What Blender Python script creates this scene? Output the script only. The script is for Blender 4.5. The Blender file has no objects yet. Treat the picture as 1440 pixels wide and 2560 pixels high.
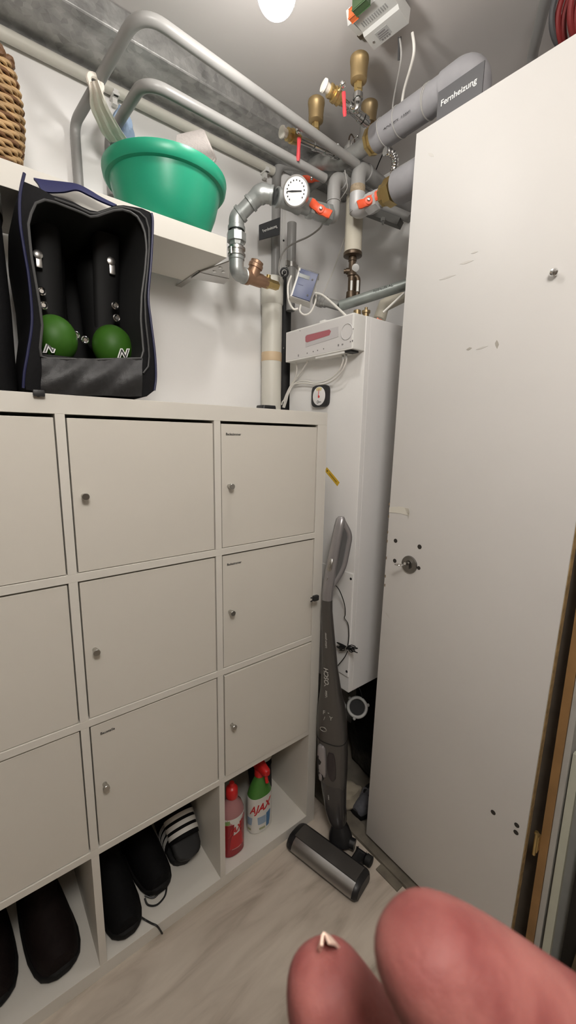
import bpy, bmesh, math, random
from mathutils import Vector as V, Matrix as M4
random.seed(7)
S = bpy.context.scene
COL = S.collection
PI = math.pi
# ---------------------------------------------------------------- camera
FPX = 1028.94
CAM = V((-0.90076, -0.94247, 1.39573))
RT = V((0.78356965, -0.62105168, 0.01770339)); DN = V((-0.0982926, -0.1520484, -0.98347336)); FW = V((0.61347955, 0.76887977, -0.1801853))
def P(u, v, d):            # point seen at (u, v), d metres in front of the lens
    return CAM + d * (FW + RT * ((u - 720) / FPX) + DN * ((v - 1280) / FPX))
def onp(u, v, ax, val):    # point seen at (u, v) on an axis-aligned plane of the room
    r = P(u, v, 1) - CAM
    return CAM + r * ((val - CAM[ax]) / r[ax])
def PX(u, v, x): return onp(u, v, 0, x)
def PY(u, v, y): return onp(u, v, 1, y)
def PZ(u, v, z): return onp(u, v, 2, z)
cd = bpy.data.cameras.new('camera'); co = bpy.data.objects.new('camera', cd); COL.objects.link(co)
co.matrix_world = M4(((RT.x, -DN.x, -FW.x, CAM.x), (RT.y, -DN.y, -FW.y, CAM.y), (RT.z, -DN.z, -FW.z, CAM.z), (0, 0, 0, 1)))
cd.sensor_fit = 'VERTICAL'; cd.sensor_height = 36; cd.sensor_width = 20.25; cd.lens = FPX / 2560 * 36
cd.clip_start = 0.004; cd.clip_end = 20
cd.dof.use_dof = True; cd.dof.focus_distance = 1.25; cd.dof.aperture_fstop = 24
S.camera = co
S.view_settings.view_transform = 'Standard'; S.view_settings.look = 'None'; S.view_settings.gamma = 1
S.view_settings.use_curve_mapping = False
S.view_settings.exposure = 0.18
# ---------------------------------------------------------------- materials
MATS = {}
def mat(name, col, rough=.5, metal=0., noise=0., nscale=20., bump=0., bscale=60., sss=0., trans=0., emit=0., col2=None, spec=None, coat=0., ior=None, alpha=None, bdist=.002):
    if name in MATS: return MATS[name]
    m = bpy.data.materials.new(name); m.use_nodes = True
    nt = m.node_tree; b = nt.nodes['Principled BSDF']; L = nt.links.new
    b.inputs['Base Color'].default_value = (*col, 1)
    b.inputs['Roughness'].default_value = rough; b.inputs['Metallic'].default_value = metal
    if spec is not None: b.inputs['Specular IOR Level'].default_value = spec
    if ior: b.inputs['IOR'].default_value = ior
    if coat: b.inputs['Coat Weight'].default_value = coat
    if trans: b.inputs['Transmission Weight'].default_value = trans
    if sss:
        b.inputs['Subsurface Weight'].default_value = sss; b.inputs['Subsurface Radius'].default_value = (.5, .2, .12); b.inputs['Subsurface Scale'].default_value = .008
    if emit:
        b.inputs['Emission Color'].default_value = (*col, 1); b.inputs['Emission Strength'].default_value = emit
    tc = nt.nodes.new('ShaderNodeTexCoord')
    if noise:
        n = nt.nodes.new('ShaderNodeTexNoise'); n.inputs['Scale'].default_value = nscale; n.inputs['Detail'].default_value = 5
        L(tc.outputs['Object'], n.inputs['Vector'])
        r = nt.nodes.new('ShaderNodeValToRGB'); e = r.color_ramp.elements
        c2 = col2 or tuple(c * (1 - noise) for c in col)
        e[0].color = (*c2, 1); e[1].color = (*col, 1); e[0].position = .3; e[1].position = .7
        L(n.outputs['Fac'], r.inputs['Fac']); L(r.outputs['Color'], b.inputs['Base Color'])
    if bump:
        n2 = nt.nodes.new('ShaderNodeTexNoise'); n2.inputs['Scale'].default_value = bscale; n2.inputs['Detail'].default_value = 4
        L(tc.outputs['Object'], n2.inputs['Vector'])
        bp = nt.nodes.new('ShaderNodeBump'); bp.inputs['Strength'].default_value = bump; bp.inputs['Distance'].default_value = bdist
        L(n2.outputs['Fac'], bp.inputs['Height']); L(bp.outputs['Normal'], b.inputs['Normal'])
    MATS[name] = m
    return m
def zinc():
    m = bpy.data.materials.new('galvanized_sheet'); m.use_nodes = True; nt = m.node_tree; b = nt.nodes['Principled BSDF']; L = nt.links.new
    tc = nt.nodes.new('ShaderNodeTexCoord'); vo = nt.nodes.new('ShaderNodeTexVoronoi'); vo.inputs['Scale'].default_value = 55
    no = nt.nodes.new('ShaderNodeTexNoise'); no.inputs['Scale'].default_value = 9; no.inputs['Detail'].default_value = 6; no.inputs['Distortion'].default_value = 1.2
    L(tc.outputs['Object'], vo.inputs['Vector']); L(tc.outputs['Object'], no.inputs['Vector'])
    mx = nt.nodes.new('ShaderNodeMix'); mx.data_type = 'FLOAT'; mx.inputs[0].default_value = .8
    L(vo.outputs['Color'], mx.inputs[2]); L(no.outputs['Fac'], mx.inputs[3])
    r = nt.nodes.new('ShaderNodeValToRGB'); r.color_ramp.elements[0].color = (.24, .24, .235, 1); r.color_ramp.elements[1].color = (.52, .52, .51, 1)
    r.color_ramp.elements[0].position = .3; r.color_ramp.elements[1].position = .7
    L(mx.outputs[0], r.inputs['Fac']); L(r.outputs['Color'], b.inputs['Base Color'])
    b.inputs['Metallic'].default_value = .75; b.inputs['Roughness'].default_value = .42
    bp = nt.nodes.new('ShaderNodeBump'); bp.inputs['Strength'].default_value = .35; bp.inputs['Distance'].default_value = .004
    n3 = nt.nodes.new('ShaderNodeTexNoise'); n3.inputs['Scale'].default_value = 70; L(tc.outputs['Object'], n3.inputs['Vector'])
    L(n3.outputs['Fac'], bp.inputs['Height']); L(bp.outputs['Normal'], b.inputs['Normal'])
    return m
def floor_mat():
    m = bpy.data.materials.new('vinyl_floor'); m.use_nodes = True; nt = m.node_tree; b = nt.nodes['Principled BSDF']; L = nt.links.new
    tc = nt.nodes.new('ShaderNodeTexCoord'); mp = nt.nodes.new('ShaderNodeMapping'); mp.inputs['Scale'].default_value = (2.2, 11, 1); mp.inputs['Rotation'].default_value = (0, 0, .45)
    L(tc.outputs['Object'], mp.inputs['Vector'])
    n = nt.nodes.new('ShaderNodeTexNoise'); n.inputs['Scale'].default_value = 1.6; n.inputs['Detail'].default_value = 6; n.inputs['Distortion'].default_value = .7
    L(mp.outputs['Vector'], n.inputs['Vector'])
    r = nt.nodes.new('ShaderNodeValToRGB'); e = r.color_ramp.elements
    e[0].position = .30; e[0].color = (.36, .305, .245, 1); e[1].position = .66; e[1].color = (.60, .53, .445, 1)
    q = e.new(.47); q.color = (.51, .445, .37, 1)
    L(n.outputs['Fac'], r.inputs['Fac']); L(r.outputs['Color'], b.inputs['Base Color']); b.inputs['Roughness'].default_value = .5
    return m
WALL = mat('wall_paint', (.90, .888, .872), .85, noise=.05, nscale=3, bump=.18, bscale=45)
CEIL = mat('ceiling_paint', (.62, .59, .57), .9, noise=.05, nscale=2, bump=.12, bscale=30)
MEL = mat('white_melamine', (.70, .672, .61), .45, noise=.03, nscale=5)
DOORM = mat('white_door_foil', (.665, .632, .565), .42, noise=.03, nscale=4)
FLOORM = floor_mat(); ZINC = zinc()
GREYP = mat('grey_pipe_paint', (.31, .305, .295), .36, noise=.08, nscale=12)
GALV = mat('galvanized_fitting', (.42, .44, .43), .38, .55, noise=.22, nscale=35, bump=.15, bscale=90)
ZPIPE = mat('dull_galvanized_pipe', (.40, .40, .385), .4, .45, noise=.25, nscale=40, bump=.1, bscale=120)
CHROME = mat('chrome', (.75, .75, .74), .18, 1.)
STEEL = mat('brushed_steel', (.50, .49, .47), .33, 1.)
DSTEEL = mat('dark_steel', (.26, .25, .235), .38, 1., noise=.2, nscale=60)
BRASS = mat('brass', (.62, .46, .20), .34, .9, noise=.2, nscale=30)
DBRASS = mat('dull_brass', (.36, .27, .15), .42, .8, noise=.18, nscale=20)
BRONZE = mat('bronze', (.42, .26, .17), .42, .75, noise=.2, nscale=40, bump=.1, bscale=100)
BROWN = mat('browned_brass', (.12, .085, .055), .4, .6, noise=.3, nscale=40)
REDP = mat('red_lever_plastic', (.55, .045, .055), .35)
ORANGE = mat('orange_red_plastic', (.78, .10, .035), .4)
FOAM = mat('grey_pipe_foam', (.33, .325, .34), .75, noise=.12, nscale=25)
TAN = mat('cream_insulation', (.60, .56, .46), .6, noise=.06, nscale=8)
CREAMP = mat('cream_pipe_plastic', (.66, .64, .57), .45, noise=.04, nscale=6)
TAPE = mat('tan_tape', (.62, .47, .30), .5)
BLACK = mat('black_plastic', (.016, .016, .017), .45)
RUBBER = mat('black_rubber', (.012, .012, .012), .7)
CORDM = mat('black_cord', (.01, .01, .01), .5)
FABRIC = mat('black_nylon', (.0075, .0075, .0085), .8, spec=.2, noise=.25, nscale=200, bump=.25, bscale=500)
NAVY = mat('navy_webbing', (.022, .025, .10), .6, noise=.2, nscale=300)
DARKIN = mat('dark_lining', (.006, .006, .006), .9)
WHITEP = mat('white_plastic', (.80, .79, .76), .4)
GREYPL = mat('light_grey_plastic', (.50, .50, .48), .45)
DGREY = mat('dark_grey_plastic', (.075, .075, .078), .45)
SIGN = mat('anthracite_sign', (.05, .053, .057), .4)
WHITET = mat('white_print', (.80, .80, .78), .5)
GREENP = mat('green_tub_plastic', (.022, .35, .205), .34, sss=.25)
WICKER = mat('wicker', (.60, .39, .19), .55, noise=.45, nscale=30)
WICKD = mat('dark_wicker', (.20, .095, .04), .55, noise=.4, nscale=30)
CREAMC = mat('cream_cloth', (.88, .82, .73), .9, noise=.06, nscale=30, bump=.3, bscale=400)
BLUEC = mat('blue_cloth', (.30, .40, .55), .9, noise=.12, nscale=40, bump=.4, bscale=300)
TOWEL = mat('white_terry', (.72, .66, .63), .95, noise=.1, nscale=150, bump=.8, bscale=350)
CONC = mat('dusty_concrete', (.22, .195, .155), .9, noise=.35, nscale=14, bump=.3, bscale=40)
CABLEW = mat('white_cable', (.76, .74, .69), .45)
CABLEG = mat('grey_cable', (.40, .39, .37), .5)
def T(name, c, r=.45, metal=0., **k): return mat(name, c, r, metal, **k)
# ---------------------------------------------------------------- mesh helpers
def orth(d):
    d = d.normalized(); a = V((0, 0, 1)) if abs(d.z) < .9 else V((1, 0, 0))
    x = a.cross(d).normalized(); return x, d.cross(x).normalized()
def box(bm, c, s, R=None, bev=0., seg=2):
    r = bmesh.ops.create_cube(bm, size=1); vs = r['verts']
    for v in vs:
        p = V((v.co.x * s[0], v.co.y * s[1], v.co.z * s[2]))
        v.co = (R @ p if R else p) + V(c)
    if bev:
        es = list({e for v in vs for e in v.link_edges})
        bmesh.ops.bevel(bm, geom=es, offset=bev, segments=seg, affect='EDGES', profile=.6)
def bx(bm, x0, x1, y0, y1, z0, z1, bev=0.):
    box(bm, ((x0 + x1) / 2, (y0 + y1) / 2, (z0 + z1) / 2), (x1 - x0, y1 - y0, z1 - z0), None, bev)
def smooth(pts, n=6, closed=False):
    pts = [V(p) for p in pts]; out = []; N = len(pts)
    rng = range(N if closed else N - 1)
    for i in rng:
        g = lambda k: pts[k % N] if closed else pts[max(0, min(N - 1, k))]
        a, b, c, d = g(i - 1), g(i), g(i + 1), g(i + 2)
        for j in range(n):
            t = j / n
            out.append(.5 * ((2 * b) + (c - a) * t + (2 * a - 5 * b + 4 * c - d) * t * t + (3 * b - a - 3 * c + d) * t ** 3))
    if not closed: out.append(pts[-1])
    return out
def fillet(pts, r, n=8):
    pts = [V(p) for p in pts]; out = [pts[0]]
    for i in range(1, len(pts) - 1):
        a, b, c = pts[i - 1], pts[i], pts[i + 1]
        d1 = (a - b).normalized(); d2 = (c - b).normalized()
        rr = r[i] if isinstance(r, (list, tuple)) else r
        k = min(rr, (a - b).length * .49, (c - b).length * .49)
        p0, p1 = b + d1 * k, b + d2 * k
        for j in range(n + 1):
            t = j / n
            out.append(p0 * (1 - t) ** 2 + b * 2 * t * (1 - t) + p1 * t * t)
    out.append(pts[-1]); return out
def tube(bm, pts, r, n=14, closed=False, caps=True, flat=1.):
    pts = [V(p) for p in pts]; N = len(pts); rings = []
    rr = r if isinstance(r, (list, tuple)) else [r] * N
    prev = None
    for i, p in enumerate(pts):
        a = pts[(i - 1) % N] if (closed or i) else p
        b = pts[(i + 1) % N] if (closed or i < N - 1) else p
        t = (b - a).normalized()
        if prev is None: x, y = orth(t)
        else:
            x = (prev - t * prev.dot(t)).normalized(); y = t.cross(x)
        prev = x
        rings.append([bm.verts.new(p + (x * math.cos(2 * PI * k / n) + y * flat * math.sin(2 * PI * k / n)) * rr[i]) for k in range(n)])
    for i in range(N if closed else N - 1):
        A, B = rings[i], rings[(i + 1) % N]
        for k in range(n): bm.faces.new((A[k], A[(k + 1) % n], B[(k + 1) % n], B[k]))
    if caps and not closed:
        bm.faces.new(rings[0][::-1]); bm.faces.new(rings[-1])
def lathe(bm, p0, d, prof, n=20, caps=True, rot=0., sy=1.):
    p0 = V(p0); d = V(d).normalized(); x, y = orth(d); rings = []
    for t, r in prof:
        r = max(r, 1e-5)
        rings.append([bm.verts.new(p0 + d * t + (x * math.cos(2 * PI * k / n + rot) + y * sy * math.sin(2 * PI * k / n + rot)) * r) for k in range(n)])
    for A, B in zip(rings, rings[1:]):
        for k in range(n): bm.faces.new((A[k], A[(k + 1) % n], B[(k + 1) % n], B[k]))
    if caps: bm.faces.new(rings[0][::-1]); bm.faces.new(rings[-1])
def loft(bm, secs, caps=True):
    rings = [[bm.verts.new(V(p)) for p in s] for s in secs]; n = len(rings[0])
    for A, B in zip(rings, rings[1:]):
        for k in range(n): bm.faces.new((A[k], A[(k + 1) % n], B[(k + 1) % n], B[k]))
    if caps: bm.faces.new(rings[0][::-1]); bm.faces.new(rings[-1])
def sec(c, x, y, a, b, n=24, p=2., b2=None):
    c = V(c); x = V(x); y = V(y); o = []
    for k in range(n):
        t = 2 * PI * k / n; cs, sn = math.cos(t), math.sin(t)
        bb = b2 if (b2 is not None and sn < 0) else b
        o.append(c + x * a * math.copysign(abs(cs) ** (2 / p), cs) + y * bb * math.copysign(abs(sn) ** (2 / p), sn))
    return o
def prism(bm, poly, off):
    off = V(off); A = [bm.verts.new(V(p)) for p in poly]; B = [bm.verts.new(V(p) + off) for p in poly]; n = len(A)
    bm.faces.new(A[::-1]); bm.faces.new(B)
    for k in range(n): bm.faces.new((A[k], A[(k + 1) % n], B[(k + 1) % n], B[k]))
def ball(bm, c, r, sc=(1, 1, 1), u=20, v=12, R=None):
    q = bmesh.ops.create_uvsphere(bm, u_segments=u, v_segments=v, radius=1)
    for w in q['verts']:
        p = V((w.co.x * r * sc[0], w.co.y * r * sc[1], w.co.z * r * sc[2])); w.co = (R @ p if R else p) + V(c)
def torus(bm, c, nrm, R, r, n=32, m=10):
    x, y = orth(V(nrm)); tube(bm, [V(c) + (x * math.cos(2 * PI * k / n) + y * math.sin(2 * PI * k / n)) * R for k in range(n)], r, m, closed=True)
def frame(x, y):           # rotation whose columns are x, y, x cross y
    x = V(x).normalized(); z = x.cross(V(y)).normalized(); y = z.cross(x)
    return M4((x, y, z)).transposed()
# ---------------------------------------------------------------- objects
def wpos(o):
    p = V((0, 0, 0))
    while o: p += o.location; o = o.parent
    return p
def link(name, bm, m, parent=None, org=None, sm=True, recalc=True):
    if recalc: bmesh.ops.recalc_face_normals(bm, faces=bm.faces)
    base = wpos(parent) if parent else V(org or (0, 0, 0))
    for v in bm.verts: v.co -= base
    me = bpy.data.meshes.new(name); bm.to_mesh(me); bm.free()
    if sm:
        me.polygons.foreach_set('use_smooth', [True] * len(me.polygons))
        try: me.set_sharp_from_angle(angle=math.radians(38))
        except Exception: pass
    me.materials.append(m)
    o = bpy.data.objects.new(name, me); COL.objects.link(o)
    if parent: o.parent = parent
    else: o.location = base
    return o
def part(name, m, parent, f, sm=True, label=None):
    bm = bmesh.new(); f(bm); o = link(name, bm, m, parent, None, sm)
    if label: o['label'] = label
    return o
def tag(o, label, cat, group=None):
    o['label'] = label; o['category'] = cat
    if group: o['group'] = group
    return o
def thing(name, label, cat, loc, group=None):
    o = bpy.data.objects.new(name, None); COL.objects.link(o); o.location = V(loc); o.empty_display_size = .05
    return tag(o, label, cat, group)
def single(name, m, label, cat, loc, f, group=None, sm=True):
    bm = bmesh.new(); f(bm); return tag(link(name, bm, m, None, loc, sm), label, cat, group)
def struct(name, m, f, sm=False):
    bm = bmesh.new(); f(bm); o = link(name, bm, m, None, None, sm); o['kind'] = 'structure'; return o
def text(name, s, size, org, x, y, m, parent, ext=.0003, align='CENTER', shear=0., wrap=None, sx=1., bold=0.):
    cu = bpy.data.curves.new('t', 'FONT'); cu.body = s; cu.size = size; cu.extrude = ext; cu.align_x = align; cu.align_y = 'CENTER'; cu.shear = shear; cu.offset = bold
    o = bpy.data.objects.new('t', cu); COL.objects.link(o)
    dg = bpy.context.evaluated_depsgraph_get(); dg.update()
    me = bpy.data.meshes.new_from_object(o.evaluated_get(dg)); bpy.data.objects.remove(o)
    bm = bmesh.new(); bm.from_mesh(me); bpy.data.meshes.remove(me)
    if wrap: bmesh.ops.subdivide_edges(bm, edges=bm.edges[:], cuts=1)
    R = frame(x, y)
    for v in bm.verts:
        v.co.x *= sx
        v.co = wrap(v.co) if wrap else V(org) + R @ v.co
    return link(name, bm, m, parent, None, False, False)
def copy_tree(o, loc, label, group=None, rotz=0.):
    r = o.copy(); COL.objects.link(r); r.location = V(loc); r.rotation_euler = (0, 0, rotz); r['label'] = label
    if group: r['group'] = group
    for ch in list(o.children):
        c = ch.copy(); COL.objects.link(c); c.parent = r
        for g in list(ch.children):
            d = g.copy(); COL.objects.link(d); d.parent = c
    return r
Z = V((0, 0, 1))
# ================================================================ the room
YW = .41      # left wall
XB = .50      # back of the pipe niche
ZC = 2.40     # ceiling
struct('floor', FLOORM, lambda b: bx(b, -2.4, .07, -1.9, YW, -.05, 0))
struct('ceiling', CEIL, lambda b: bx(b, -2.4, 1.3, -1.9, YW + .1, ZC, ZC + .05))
struct('wall_left', WALL, lambda b: bx(b, -2.4, XB, YW, YW + .1, -.05, ZC))
struct('wall_back', WALL, lambda b: bx(b, XB, XB + .1, -.64, YW + .1, -.05, ZC))
DWALL = mat('bounce_dark_walls', (.20, .165, .13), .8, noise=.25, nscale=4)  # unseen walls made dark brown to cut the light they bounce
struct('wall_rear', DWALL, lambda b: bx(b, -2.5, -2.4, -2., YW + .1, -.05, ZC))
struct('wall_right', DWALL, lambda b: bx(b, -2.4, 1.3, -2., -1.9, -.05, ZC))
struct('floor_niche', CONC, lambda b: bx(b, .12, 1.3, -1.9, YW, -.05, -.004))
struct('wall_far', T('unlit_store_wall', (.30, .28, .25), .9, noise=.1), lambda b: bx(b, 1.2, 1.3, -1.9, -.64, -.05, ZC))
struct('wall_partition', T('raw_partition', (.20, .16, .12), .9, noise=.2), lambda b: bx(b, .20, 1.3, -.66, -.62, -.05, 2.10))
struct('trim_1', T('worn_threshold', (.20, .175, .135), .8, noise=.45, nscale=18, bump=.2, bscale=60), lambda b: (bx(b, .068, .125, -1.2, YW, -.02, .012, .003), bx(b, .040, .068, -.345, -.26, 0, .004)))
# boxed-in pipe chase right of the shelves
t = thing('pipe_boxing', 'white boxed-in pipe casing on the wall under the brown sight glass', 'boxing', (.1, .1, .505))
part('front_panel', WALL, t, lambda b: bx(b, .10, .119, -.05, .316, .505, 1.757, .0015), False)
part('side_panel', WALL, t, lambda b: bx(b, .119, .50, -.05, -.031, .505, 1.757, .0015), False)
part('top_panel', WALL, t, lambda b: bx(b, .119, .50, -.031, .14, 1.738, 1.757), False)
cp = part('cover_plate', WALL, t, lambda b: bx(b, .096, .10, -.047, .14, .565, .945, .001), False)
for y, z in ((-.040, .927), (-.041, .585)):
    part('screw', BLACK, cp, lambda b: lathe(b, (.0965, y, z), (-1, 0, 0), [(0, .0048), (.0015, .0045), (.002, .003)], 12))
# ================================================================ cube shelf unit
K = thing('shelf_unit', 'white cube shelf unit with knobbed doors along the left wall', 'shelf unit', (-.735, .195, 0))
part('side_board', MEL, K, lambda b: bx(b, -.038, 0, 0, .39, .038, 1.432, .0008), False)
part('side_board', MEL, K, lambda b: bx(b, -1.47, -1.432, 0, .39, .038, 1.432, .0008), False)
part('top_board', MEL, K, lambda b: bx(b, -1.47, 0, 0, .39, 1.432, 1.47, .0008), False)
part('bottom_board', MEL, K, lambda b: bx(b, -1.47, 0, 0, .39, 0, .038, .0008), False)
zs = (.038, .391, .744, 1.097); us = (.038, .391, .744, 1.097)
for z in zs[1:]: part('shelf_board', MEL, K, lambda b: bx(b, -1.432, -.038, 0.0, .388, z - .018, z, .0008), False)
for u in us[1:]:
    for z in zs: part('divider', MEL, K, lambda b: bx(b, -u, -u + .018, 0.0, .388, z, z + .335, .0006), False)
KNOB = mat('knob_nickel', (.50, .49, .46), .28, 1.)
for ci, u in enumerate(us):
    for ri, z in enumerate(zs[1:]):
        x1, x0 = -u - .0025, -u - .335 + .0035
        zt = z + .335 - (.007 if ri == 2 else .0045); dy = (-.002 if (ri == 0 and ci == 0) else .0025)
        d = part('door', DOORM, K, lambda b: bx(b, x0, x1, dy, dy + .016, z + .0015, zt, .0012), False)
        kx, kz = x0 + .021, z + .1675
        part('knob', KNOB, d, lambda b: lathe(b, (kx, dy, kz), (0, -1, 0), [(0, .0055), (.010, .0055), (.012, .0075), (.0185, .0078), (.0195, .007)], 18))
        w = {(0, 2): 'Badezimmer', (0, 1): 'Badezimmer', (1, 0): 'Baustelle'}.get((ci, ri))
        if w: text('name_label', w, .0092, (x0 + .036, dy - .0004, zt - .026), (1, 0, 0), (0, 0, 1), BLACK, d, .0002, bold=.0001)
        if w is None and False: pass
# ================================================================ lamps
t = thing('hanging_bulb', 'round bare lit bulb hanging under the ceiling above the shelves', 'lamp', (-.345, -.183, ZC))
BULB = (-.345, -.183, 2.22)
part('bulb', T('lit_bulb', (1, .965, .925), .5, emit=88.), t, lambda b: ball(b, BULB, .037, u=32, v=20))
part('holder', WHITEP, t, lambda b: lathe(b, (-.345, -.183, 2.254), (0, 0, 1), [(0, .017), (.03, .018), (.045, .012), (.05, .004), (.146, .004)], 20))
part('ceiling_rose', WHITEP, t, lambda b: lathe(b, (-.345, -.183, ZC), (0, 0, -1), [(0, .04), (.015, .038), (.022, .01)], 24))
t = thing('added_fill_globe', 'big round glowing globe added out of view as fill light for the shelves', 'lamp', (-.95, -1.25, ZC))  # unseen fill light added to lift the shelves, walls and door
part('globe', T('fill_glow', (1, .962, .912), .5, emit=34.), t, lambda b: ball(b, (-.95, -1.25, 2.17), .17, u=36, v=22))
part('fill_rod', WHITEP, t, lambda b: lathe(b, (-.95, -1.25, 2.33), (0, 0, 1), [(0, .05), (.01, .05), (.012, .008), (.05, .008), (.052, .045), (.07, .05)], 24))
w = bpy.data.worlds.new('world'); S.world = w; w.use_nodes = True
w.node_tree.nodes['Background'].inputs[0].default_value = (0, 0, 0, 1); w.node_tree.nodes['Background'].inputs[1].default_value = 0
# ================================================================ duct, conduit, long pipes
single('ventilation_duct', ZINC, 'flat galvanized ventilation duct in the corner of ceiling and left wall', 'duct', (-.7, .33, 2.34),
       lambda b: (bx(b, -2.3, .44, .245, YW - .004, 2.342, ZC - .001, .004), bx(b, -2.3, .44, .243, .262, 2.338, 2.342)), sm=False)
t = thing('cable_conduit', 'white round conduit on the left wall below the metal duct', 'conduit', (-.4, .385, 2.31))
part('conduit_tube', CREAMP, t, lambda b: tube(b, [(-1.6, .392, 2.318), (.07, .392, 2.318)], .014, 14))
for cx in (.035, -.47):
    part('clip', WHITEP, t, lambda b: (bx(b, cx - .009, cx + .009, .374, YW, 2.298, 2.304, .001), bx(b, cx - .006, cx + .006, .376, .383, 2.298, 2.312), bx(b, cx - .006, cx + .006, .388, .402, 2.283, 2.300)))
# two bent grey pipes climbing the wall and running to the manifold
def rail(label, bp, bend1, bend2, end, yb, yf, r):
    b0 = PY(*bp, yb); b1 = PY(*bend1, yb); b0 = V((b1.x, yb, 1.80)) if bp else b0
    c = PY(*bend2, yf); e = PY(*end, yf)
    base = V((b1.x + .004, yb, 1.49))
    return single('heating_pipe', GREYP, label, 'pipe', base, lambda b: tube(b, fillet([base, b1, c, e], [0, .03, .055, 0], 10), r, 16), 'bent grey heating pipes above the wall shelf')
rail('upper bent grey heating pipe with a cream cloth tied on it', (187, 445), (186, 310), (350, 22), (893, 412), .39, .055, .0125)
rail('lower bent grey heating pipe passing behind the green tub', (272, 470), (272, 345), (362, 198), (812, 446), .39, .10, .0125)
# ================================================================ corner pipes
VX, VY = .042, .353
t = thing('insulated_riser', 'thick cream vertical pipe with a tan tape band in the wall corner', 'pipe', (VX, VY, 0))
part('riser_pipe', CREAMP, t, lambda b: tube(b, [(VX, VY, 0), (VX, VY, 1.93)], .037, 28))
part('collar', CREAMP, t, lambda b: lathe(b, (VX, VY, 1.86), (0, 0, 1), [(0, .037), (.006, .040), (.085, .0405), (.092, .037), (.094, .022)], 28))
part('tape_band', TAPE, t, lambda b: lathe(b, (VX, VY, 1.667), (0, 0, 1), [(0, .0374), (0.001, .0378), (.030, .0378), (.031, .0374)], 28), label='tan tape band')
single('black_riser', RUBBER, 'black vertical pipe beside the thick cream pipe in the corner', 'pipe', (.116, .374, 0), lambda b: tube(b, [(.116, .374, 0), (.116, .374, 1.97)], .025, 18))
def vline(u, v, d, z0, z1):
    p = P(u, v, d); return V((p.x, p.y, z0)), V((p.x, p.y, z1))
a, c = vline(690, 560, 1.50, 1.93, 2.20)
g1 = P(712, 408, 1.47); g2 = P(790, 425, 1.50)
single('grey_riser', GREYP, 'grey pipe rising from the cream collar and bending along the duct', 'pipe', a,
       lambda b: tube(b, fillet([a, V((a.x, a.y, g1.z)), g2, P(850, 470, 1.52)], [0, .05, .04, 0], 9), .0165, 16))
a2, c2 = vline(729, 600, 1.47, 1.85, 2.14)
t = thing('grey_drop_pipe', 'short grey vertical pipe hanging below the round dial', 'pipe', a2)
part('drop_pipe', GREYP, t, lambda b: tube(b, [a2, c2], .0165, 16))
part('pipe_clamp', STEEL, t, lambda b: (lathe(b, V((a2.x, a2.y, 1.995)), (0, 0, 1), [(0, .0185), (.016, .0185)], 18), box(b, V((a2.x - .022, a2.y - .008, 2.003)), (.014, .008, .016)), box(b, V((a2.x + .022, a2.y, 2.003)), (.014, .008, .016))))
q0, q1 = vline(709, 560, 1.53, 1.90, 2.26)
t = thing('mounting_strip', 'narrow white vertical strip with one screw between two grey pipes', 'strip', q0)
part('strip', WHITEP, t, lambda b: box(b, (q0 + q1) / 2, (.018, .006, .36)), False)
part('screw', BLACK, t, lambda b: ball(b, PX(704, 578, q0.x) * 0 + V((q0.x - .002, q0.y - .004, 2.115)), .0035))
# ---- steel loop: strainer > elbows > union > thermometer tee
lp = [P(702, 718, 1.375), P(650, 702, 1.33), P(602, 688, 1.255), P(591, 545, 1.215), P(652, 482, 1.19), P(698, 492, 1.19)]
lp[2] = V((lp[3].x, lp[3].y, lp[2].z))
RN = .0205
t = thing('steel_pipe_loop', 'curved loop of galvanized elbows from bronze strainer to the round dial', 'pipe', lp[2])
def elbow(b, a, c, e, r, rad, cuff=.003):
    f = fillet([a, c, e], rad, 10); tube(b, f, r, 20)
    for p, q in ((f[0], f[1]), (f[-1], f[-2])): lathe(b, p, q - p, [(0, r), (.001, r + cuff), (.010, r + cuff), (.012, r)], 20)
def dirp(a, b, k): return a + (b - a).normalized() * k
part('elbow', GALV, t, lambda b: elbow(b, dirp(lp[2], lp[3], .047), lp[2], dirp(lp[2], lp[1], .040), RN + .001, .05, .002))
zc = lambda f: lp[2].lerp(lp[3], f)
ax = (lp[3] - lp[2]).normalized()
part('clamp_ring', STEEL, t, lambda b: (lathe(b, zc(.30), ax, [(0, RN), (.002, .0265), (.007, .0265), (.009, .023), (.016, .023), (.018, .0265), (.024, .0265), (.026, RN)], 22), tube(b, [zc(.34) + V((-.026, -.012, -.006)), zc(.34) + V((-.026, -.012, .012))], .0035, 8)))
part('nipple', GALV, t, lambda b: tube(b, [zc(.25), zc(.85)], RN - .002, 20))
part('union_nut', GALV, t, lambda b: (lathe(b, zc(.56), ax, [(0, .026), (.001, .029), (.024, .029), (.026, .026)], 8), lathe(b, zc(.50), ax, [(0, .021), (.012, .024), (.02, .024)], 8)))
part('elbow', GALV, t, lambda b: elbow(b, dirp(lp[3], lp[2], .034), lp[3], dirp(lp[3], lp[4], .022), RN + .002, .03))
part('nipple', GALV, t, lambda b: tube(b, [lp[3].lerp(lp[4], .2), lp[3].lerp(lp[4], .85)], RN, 20))
def eb(b):
    f = fillet([lp[3].lerp(lp[4], .55), lp[4], dirp(lp[4], lp[5], .038)], .06, 12)
    tube(b, f, [RN + .002 + .004 * math.sin(PI * i / (len(f) - 1)) for i in range(len(f))], 22)
    for p, q in ((f[0], f[1]), (f[-1], f[-2])): lathe(b, p, q - p, [(0, RN), (.001, RN + .0045), (.008, RN + .0045), (.010, RN)], 22)
part('elbow', GALV, t, eb)
s0, s1 = lp[2], lp[1]
sd = (lp[0] - lp[2]).normalized()
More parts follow.
